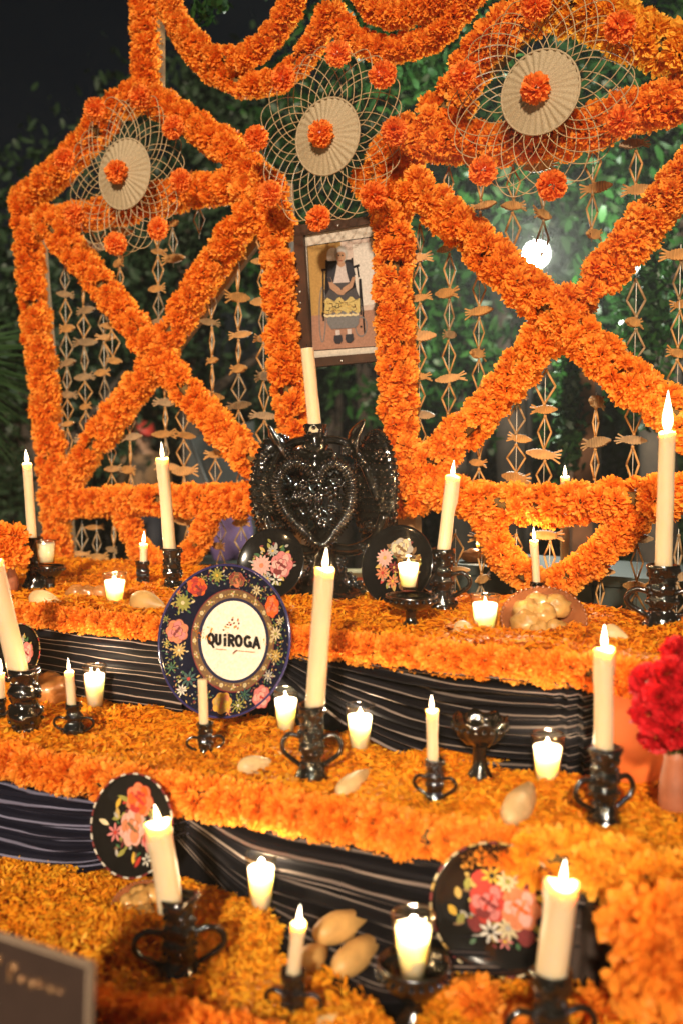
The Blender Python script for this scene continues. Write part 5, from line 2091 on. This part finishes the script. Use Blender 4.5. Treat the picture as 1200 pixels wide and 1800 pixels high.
foil([(-6, 1690), (0, 1680), (2, 1694)], .003)
foil([(20, 1712), (18, 1698), (26, 1694), (30, 1703), (22, 1712), (20, 1725)], .0035)
foil([(34, 1722), (40, 1716), (42, 1726), (48, 1718)], .003)
foil([(52, 1732), (58, 1722), (62, 1734), (56, 1736)], .0032)
foil([(66, 1728), (74, 1722), (72, 1734), (82, 1730)], .003)
foil([(84, 1742), (90, 1732), (95, 1742), (104, 1738), (112, 1744)], .0028)
b.build('gold_script', M['gold'], sign)

# ------------------------------------------------------------------ background: trees, palm, people, table
def foliage(name, label, cx, cy, Y, rx, ry, rz, nclump, per, leaf, material, trunk=True, seed=0, spread=.26, dens=None, cat='tree', group=None):
    g = np.random.default_rng(seed)
    c = at_y(cx, cy, Y)
    root = thing(name, label, cat, (c.x, c.y, 0), group=group)
    d = g.normal(size=(nclump, 3))
    d /= np.linalg.norm(d, axis=1, keepdims=True)
    cc = d * (g.random((nclump, 1)) ** .45) * np.array([rx, ry, rz])
    pts = (cc[:, None, :] + g.normal(size=(nclump, per, 3)) * np.array([rx, ry, rz]) * spread * .6).reshape(-1, 3)
    n = len(pts)
    dirs = rand_unit(n)
    dirs[:, 2] -= .5
    dirs /= np.linalg.norm(dirs, axis=1, keepdims=True)
    v, f = blades(pts + np.array([0, 0, c.z]), leaf * nrs.uniform(.6, 1.25, n), leaf * nrs.uniform(.32, .55, n), dirs, bend=.2)
    t = np.repeat(np.clip(np.repeat(g.random(nclump), per) * .6 + g.random(n) * .4, 0, 1), 6)
    link('crown', np_mesh('crown', v, f, t, material), root)
    if trunk:
        b = MB()
        h = max(.3, c.z)
        b.tube([(0, 0, 0), (.04, .02, h * .4), (-.03, 0, h * .8), (0, 0, h + rz * .3)], [.13, .10, .08, .04], 10)
        for k in range(7):
            a = k * 2.4
            z0 = h * (.55 + .06 * k)
            b.tube([(0, 0, z0), (math.cos(a) * rx * .35, math.sin(a) * ry * .35, z0 + .35), (math.cos(a) * rx * .7, math.sin(a) * ry * .7, z0 + .75)], [.05, .035, .012], 7)
        b.build('trunk', M['bark'], root)
    return root


foliage('tree', 'leafy green tree lit up by the floodlight behind the right arch', 900, 330, 5.4, .75, .5, 1.0, 60, 150, .085, M['leaf'], seed=1)
foliage('tree', 'green tree at the upper right edge behind the right arch', 1160, 300, 5.2, .65, .5, 1.1, 54, 150, .08, M['leaf'], seed=2)
foliage('tree', 'green tree behind the framed portrait and middle wheel', 650, 350, 6.4, .75, .6, 1.2, 50, 150, .08, M['leaf'], seed=3)
foliage('tree', 'tall dark tree behind the left arch', 330, 420, 7.6, 1.3, .8, 1.3, 60, 150, .09, M['darkleaf'], seed=4)
foliage('shrub', 'dark low shrub behind the left side of the right arch', 800, 640, 5.8, .5, .4, .5, 26, 130, .08, M['leaf'], seed=5, trunk=True, cat='shrub')
foliage('shrub', 'dark low shrub behind the portal below the portrait', 590, 700, 7.4, .7, .5, .7, 30, 130, .08, M['darkleaf'], seed=6, cat='shrub')
foliage('shrub', 'dark shrub at the far left below the palm', 60, 620, 7.0, .9, .5, 1.2, 40, 130, .09, M['darkleaf'], seed=7, cat='shrub')
foliage('climbing_plant', 'hanging ivy trail right of the right arch cross', 1128, 560, 3.9, .10, .10, .42, 22, 50, .05, M['leaf'], seed=8, trunk=False, cat='ivy', spread=.35)
foliage('climbing_plant', 'ivy trail beside the brown post under the right arch cross', 1000, 690, 4.1, .09, .1, .34, 16, 50, .05, M['leaf'], seed=9, trunk=False, cat='ivy', spread=.35)
foliage('hanging_branch', 'sprig of green leaves at the very top centre-left', 372, 6, 3.4, .05, .05, .05, 5, 12, .045, M['leaf'], seed=10, trunk=False, cat='branch', spread=.5)
foliage('hanging_branch', 'leafy branch behind the swags at the top centre', 700, 60, 4.4, .40, .2, .25, 16, 70, .06, M['leaf'], seed=12, trunk=False, cat='branch', spread=.5)
# dark hedge closing the view
hd = at_y(600, 760, 9.5)
n = 26000
pts = np.stack([nrs.uniform(-4.5, 5.0, n), nrs.uniform(9.3, 9.9, n), nrs.uniform(0, 1, n)], 1)
top = 2.0 + .7 * np.array([noise.noise(Vector((x * .7, 3, 0))) for x in pts[:, 0]]) + np.clip(pts[:, 0] * .28, -.6, 1.4)
pts[:, 2] *= top
v, f = blades(pts, nrs.uniform(.08, .15, n), nrs.uniform(.04, .07, n))
tag(link('hedge', np_mesh('hedge', v, f, np.repeat(nrs.random(n), 6), M['darkleaf'])), 'dark far hedge closing the view behind the arches', 'hedge')

# palm on the left
pc = at_y(-130, 650, 4.4)
palm = thing('palm', 'dark fan palm with long leaflets at the left edge', 'palm', (pc.x, pc.y, 0))
b = MB()
b.tube([(0, 0, 0), (.02, 0, pc.z * .6), (0, 0, pc.z)], [.09, .075, .06], 10)
b.build('trunk', M['bark'], palm)
for fi, (a0, L_) in enumerate([(12, .52), (-14, .50), (36, .46), (-38, .48), (62, .42), (-62, .42), (100, .4), (170, .4), (220, .4)]):
    vs, fs, tn = [], [], []
    n = 26
    for k in range(n):
        a = R(a0 + (k / (n - 1) - .5) * 34)
        d = np.array([math.cos(a), -.25 + .5 * math.sin(k * 1.7 + fi), math.sin(a)])
        d /= np.linalg.norm(d)
        s = np.cross(d, [0, 1, .3])
        s /= np.linalg.norm(s)
        o_ = np.array([0, 0, pc.z])
        w = .007
        L2 = L_ * (.85 + .3 * rng.random())
        base_, mid_, tip_ = o_ + d * .12, o_ + d * L2 * .6 + np.array([0, 0, .01]), o_ + d * L2 - np.array([0, 0, .04])
        i0 = len(vs)
        vs += [base_ - s * w * .5, base_ + s * w * .5, mid_ + s * w, mid_ - s * w, tip_]
        fs += [(i0, i0 + 1, i0 + 2), (i0, i0 + 2, i0 + 3), (i0 + 3, i0 + 2, i0 + 4)]
        tn += [rng.random()] * 5
    link('frond', np_mesh('frond', np.array(vs), np.array(fs), np.array(tn), M['palm']), palm)

# floodlight
fl_ = at_y(942, 447, 4.5)
flood = thing('floodlight', 'bright white floodlight shining through the right arch', 'floodlight', fl_)
d_ = (CAM - fl_).normalized()
mt = d_.to_track_quat('Z', 'Y').to_matrix().to_4x4()
b = MB()
b.lathe([(0, -.08), (.045, -.075), (.060, -.02), (.062, -.012), (0, -.012)], 24, mtx=mt)
b.build('housing', M['metal'], flood, smooth=False)
m_, nt_, bb_ = nodes_of('lit lamp face')
bb_.inputs['Emission Color'].default_value = (1, .98, .92, 1)
bb_.inputs['Emission Strength'].default_value = 60
bb_.inputs['Base Color'].default_value = (.8, .8, .8, 1)
m_.cycles.emission_sampling = 'NONE'
b = MB()
b.ball((0, 0, 0), .056, seg=20, rings=10, scale=(1, .93, .45), mtx=mt.to_3x3())
b.build('lamp_face', m_, flood)
b = MB()
b.tube([mt @ Vector((0, -.05, -.04)), Vector((0, .12, -.3)), Vector((0, .12, -fl_.z))], .018, 8)
b.build('pole', M['metal'], flood)
ld = bpy.data.lights.new('flood_lamp', 'POINT')
ld.energy = 95
ld.color = (.93, 1.0, .86)
ld.shadow_soft_size = .05
lo = bpy.data.objects.new('flood_lamp', ld)
COL.objects.link(lo)
lo.parent = flood
lo.location = d_ * .10

# brown post and pale post in the garden
c = at_y(1022, 760, 4.2)
b = MB()
b.box((-.042, -.04, -c.z), (.042, .04, at_y(1022, 560, 4.2).z - c.z))
o = b.build('wooden_post', M['postwood'], smooth=False)
o.location = c
tag(o, 'rough brown garden post beside the ivy under the right arch cross', 'post')
c = at_y(1046, 760, 4.25)
b = MB()
b.box((-.018, -.02, -c.z), (.018, .02, at_y(1046, 640, 4.25).z - c.z))
o = b.build('grey_post', M['grey'], smooth=False)
o.location = c
tag(o, 'thin grey post close to the rough brown garden post', 'post')

# grey canvas screen behind the left arch
c0 = [at_y(325, 770, 4.9), at_y(445, 740, 5.1), at_y(450, 960, 5.1), at_y(330, 960, 4.9)]
b = MB()
vs, fs = [], []
for j in range(11):
    for i in range(13):
        u, v = i / 12, j / 10
        p = c0[0].lerp(c0[1], u).lerp(c0[3].lerp(c0[2], u), v)
        vs.append(p + Vector((0, .03 * math.sin(u * 7 + v * 3), 0)) - c0[3])
fs = [(j * 13 + i, j * 13 + i + 1, (j + 1) * 13 + i + 1, (j + 1) * 13 + i) for j in range(10) for i in range(12)]
b.add(vs, fs)
sol = thing('canvas_screen', 'grey canvas screen with a slanting dark pole behind the left arch', 'screen', c0[3])
o = b.build('canvas', M['grey'], sol)
md = o.modifiers.new('thickness', 'SOLIDIFY')
md.thickness = .006
b = MB()
b.tube([at_y(333, 770, 4.82) - c0[3], at_y(372, 868, 4.82) - c0[3], at_y(410, 965, 4.82) - c0[3]], .008, 6)
b.build('pole', M['metal'], sol)
# purple bundle
b = MB()
b.ball((0, 0, 0), .11, seg=16, rings=10, scale=(1.0, .7, 1.3), lump=.5, seed=3)
o = b.build('purple_bundle', M['purple'])
o.location = at_y(402, 935, 4.3)
tag(o, 'purple cloth bundle behind the left arch bottom rail', 'bundle')
b = MB()
cpb = at_y(402, 935, 4.3)
b.box((cpb.x - .16, cpb.y - .14, 0), (cpb.x + .16, cpb.y + .14, cpb.z - .12))
tag(b.build('plinth', M['teal'], smooth=False), 'dark plinth under the purple bundle behind the left arch', 'plinth')

# back table with offerings behind the right arch
tl, tr = panel(790, 990, -.26), panel(1260, 992, -.26)
tz = tl.z
tab = thing('back_table', 'dark green board table with offerings behind the right arch', 'table', (tl.x, tl.y, 0))
b = MB()
dv = tr - tl
Lr = dv.length
mt = Matrix((ALONG, -NRM, Vector((0, 0, 1)))).transposed().to_4x4()
for k in range(7):
    bb = MB()
    bb.box((Lr * k / 7 + .003, 0, 0.02), (Lr * (k + 1) / 7 - .003, .02, tz - .03), mtx=mt)
    bb.build('board', M['teal'], tab, smooth=False)
bb = MB()
bb.box((-.01, -.01, tz - .03), (Lr + .01, .34, tz), mtx=mt)
bb.build('tabletop', M['teal'], tab, smooth=False)


def on_back(x, off=-.36):
    p = panel(x, 980, off)
    return Vector((p.x, p.y, tz))


for x, y0, y1, w, lab in ((842, 955, 975, 12, 'tiny lit candle on the back table near the sagging garland'), (992, 838, 985, 16, 'distant lit candle whose flame shows over the right bottom rail')):
    p = on_back(x)
    taper((x, y0), (x, 978), w, p.y, lab, fl=20, power=.5)
for i, (x, s_, lab) in enumerate(((832, 26, 'loaf at the left end of the back table'), (868, 24, 'round loaf on the back table inside the sagging garland'), (915, 22, 'loaf on the back table behind the thin candle'))):
    p = on_back(x, -.34)
    r = s_ * .5 * p.y / FPX * 1.5
    b = MB()
    b.ball((0, 0, r * .55), r, seg=16, rings=10, scale=(1.2, .9, .62), lump=.3, seed=i * 4)
    o = b.build('loaf', M['bread'])
    o.location = p
    tag(o, lab, 'bread')
p = on_back(856, -.40)
b = MB()
b.lathe([(0, 0), (.02, 0), (.026, .02), (.026, .05), (.018, .065), (.018, .08), (0, .082)], 18)
o = b.build('jar', M['goldbread'])
o.location = p
tag(o, 'small yellow jar standing on the back table', 'jar')

# pale box of offerings glimpsed beside the candelabra foot
p = at_y(622, 1030, 3.35)
bx = thing('carton', 'pale carton glimpsed right of the candelabra foot', 'box', (p.x, p.y, 0))
b = MB()
b.box((-.07, 0, p.z - .03), (.06, .1, p.z + .045))
b.build('box', M['p_cream'], bx, smooth=False)
b = MB()
b.box((.0, -.003, p.z - .02), (.05, -.001, p.z + .03))
b.build('label_patch', M['p_orange'], bx, smooth=False)
b = MB()
b.box((-.2, -.03, 0), (.2, .2, p.z - .031))
b.build('stand', M['teal'], bx, smooth=False)


# people in the garden
def person(px, py_head, Y, label, cols, face=(0, -1), hat=None, scale=1.0, seed=0):
    hd_ = at_y(px, py_head, Y)
    Ht = hd_.z + .11
    k = Ht / 1.72
    J = {'pel': (0, 0, .95), 'spi': (0, .01, 1.15), 'che': (0, .02, 1.36), 'nek': (0, .01, 1.47), 'hed': (0, -.01, 1.56), 'crn': (0, -.01, 1.68),
         'shl': (-.17, .01, 1.40), 'ell': (-.23, .0, 1.14), 'wrl': (-.18, -.14, .98), 'hal': (-.15, -.20, .94), 'shr': (.17, .01, 1.40), 'elr': (.23, .0, 1.14), 'wrr': (.16, -.18, 1.02), 'har': (.12, -.24, 1.02),
         'hil': (-.09, 0, .90), 'knl': (-.10, -.02, .50), 'anl': (-.10, .02, .09), 'tol': (-.10, -.13, .03), 'hir': (.09, 0, .90), 'knr': (.10, -.02, .50), 'anr': (.10, .02, .09), 'tor': (.10, -.13, .03)}
    rad_ = {'pel': .135, 'spi': .125, 'che': .15, 'nek': .055, 'hed': .085, 'crn': .07, 'shl': .065, 'ell': .048, 'wrl': .034, 'hal': .032, 'shr': .065, 'elr': .048, 'wrr': .034, 'har': .032, 'hil': .10, 'knl': .065, 'anl': .045, 'tol': .035, 'hir': .10, 'knr': .065, 'anr': .045, 'tor': .035}
    E = [('pel', 'spi'), ('spi', 'che'), ('che', 'nek'), ('nek', 'hed'), ('hed', 'crn'), ('che', 'shl'), ('shl', 'ell'), ('ell', 'wrl'), ('wrl', 'hal'), ('che', 'shr'), ('shr', 'elr'), ('elr', 'wrr'), ('wrr', 'har'),
         ('pel', 'hil'), ('hil', 'knl'), ('knl', 'anl'), ('anl', 'tol'), ('pel', 'hir'), ('hir', 'knr'), ('knr', 'anr'), ('anr', 'tor')]
    names = list(J)
    me = bpy.data.meshes.new('person')
    me.from_pydata([tuple(c * k for c in J[n_]) for n_ in names], [(names.index(a), names.index(c)) for a, c in E], [])
    o = bpy.data.objects.new('person', me)
    COL.objects.link(o)
    sk = o.modifiers.new('skin', 'SKIN')
    sk.use_smooth_shade = True
    ly = me.skin_vertices[0] if me.skin_vertices else None
    if ly is None:
        return o
    for i, n_ in enumerate(names):
        ly.data[i].radius = (rad_[n_] * k, rad_[n_] * k * (.78 if n_ in ('pel', 'spi', 'che') else 1))
        ly.data[i].use_root = (n_ == 'pel')
    sb = o.modifiers.new('sub', 'SUBSURF')
    sb.levels = sb.render_levels = 2
    dg = bpy.context.evaluated_depsgraph_get()
    m2 = bpy.data.meshes.new_from_object(o.evaluated_get(dg))
    o.modifiers.clear()
    o.data = m2
    m2.name = 'person'
    m2.materials.clear()
    for c_ in cols:
        m2.materials.append(c_)
    for p_ in m2.polygons:                                    # skin, shirt, trousers by the seams of the clothes
        z = p_.center.z / k
        p_.use_smooth = True
        hand = abs(p_.center.x) / k < .21 and p_.center.y / k < -.13 and z < 1.1
        p_.material_index = 0 if (z > 1.455 or hand) else (1 if z > .93 else 2)
    o.location = (hd_.x, hd_.y, 0)
    o.rotation_euler = (0, 0, math.atan2(face[1], face[0]) + PI / 2)
    tag(o, label, 'person')
    b = MB()
    b.ball((0, .012 * k, 1.63 * k), .098 * k, seg=16, rings=10, scale=(.95, 1.0, .85))
    hr = b.build('hair', M['p_dark'], o)
    b = MB()
    for s in (-1, 1):
        b.ball((s * .03 * k, -.088 * k, 1.575 * k), .010 * k, seg=8, rings=5)
    b.build('eye', M['p_dark'], o)
    b = MB()
    b.ball((0, -.10 * k, 1.545 * k), .016 * k, seg=8, rings=5, scale=(.8, 1, 1.3))
    b.build('nose', M['p_skin'], o)
    if hat:
        b = MB()
        b.lathe([(.105 * k, 1.60 * k), (.108 * k, 1.65 * k), (.09 * k, 1.72 * k), (0, 1.75 * k)], 20)
        b.box((-.07 * k, -.19 * k, 1.615 * k), (.07 * k, -.09 * k, 1.625 * k))
        b.build('cap', M[hat], o)
    return o


person(252, 770, 7.6, 'person in a red cap and brown shirt behind the left arch', [M['p_skin'], M['p_brown'], M['p_shawl']], (.6, -1), 'p_red')
person(624, 722, 8.6, 'person in a red top seen between the portal posts under the portrait', [M['p_skin'], M['p_red'], M['p_shawl']], (-.3, -1))

# ------------------------------------------------------------------ thin haze added to give the lamps a halo and lift the blacks
m_, nt_, bb_ = nodes_of('glow haze')
pv = nt_.nodes.new('ShaderNodeVolumePrincipled')
pv.inputs['Color'].default_value = (.95, .93, .90, 1)
pv.inputs['Density'].default_value = HAZE
pv.inputs['Anisotropy'].default_value = 0.55
nt_.nodes.remove(bb_)
nt_.links.new(pv.outputs[0], nt_.nodes['Material Output'].inputs['Volume'])
b = MB()
b.box((-17, -5, -1), (17, 27, 5.2))
tag(b.build('haze', m_, smooth=False), 'thin haze added for lamp halos and lifted blacks round the altar', 'haze', kind='stuff')
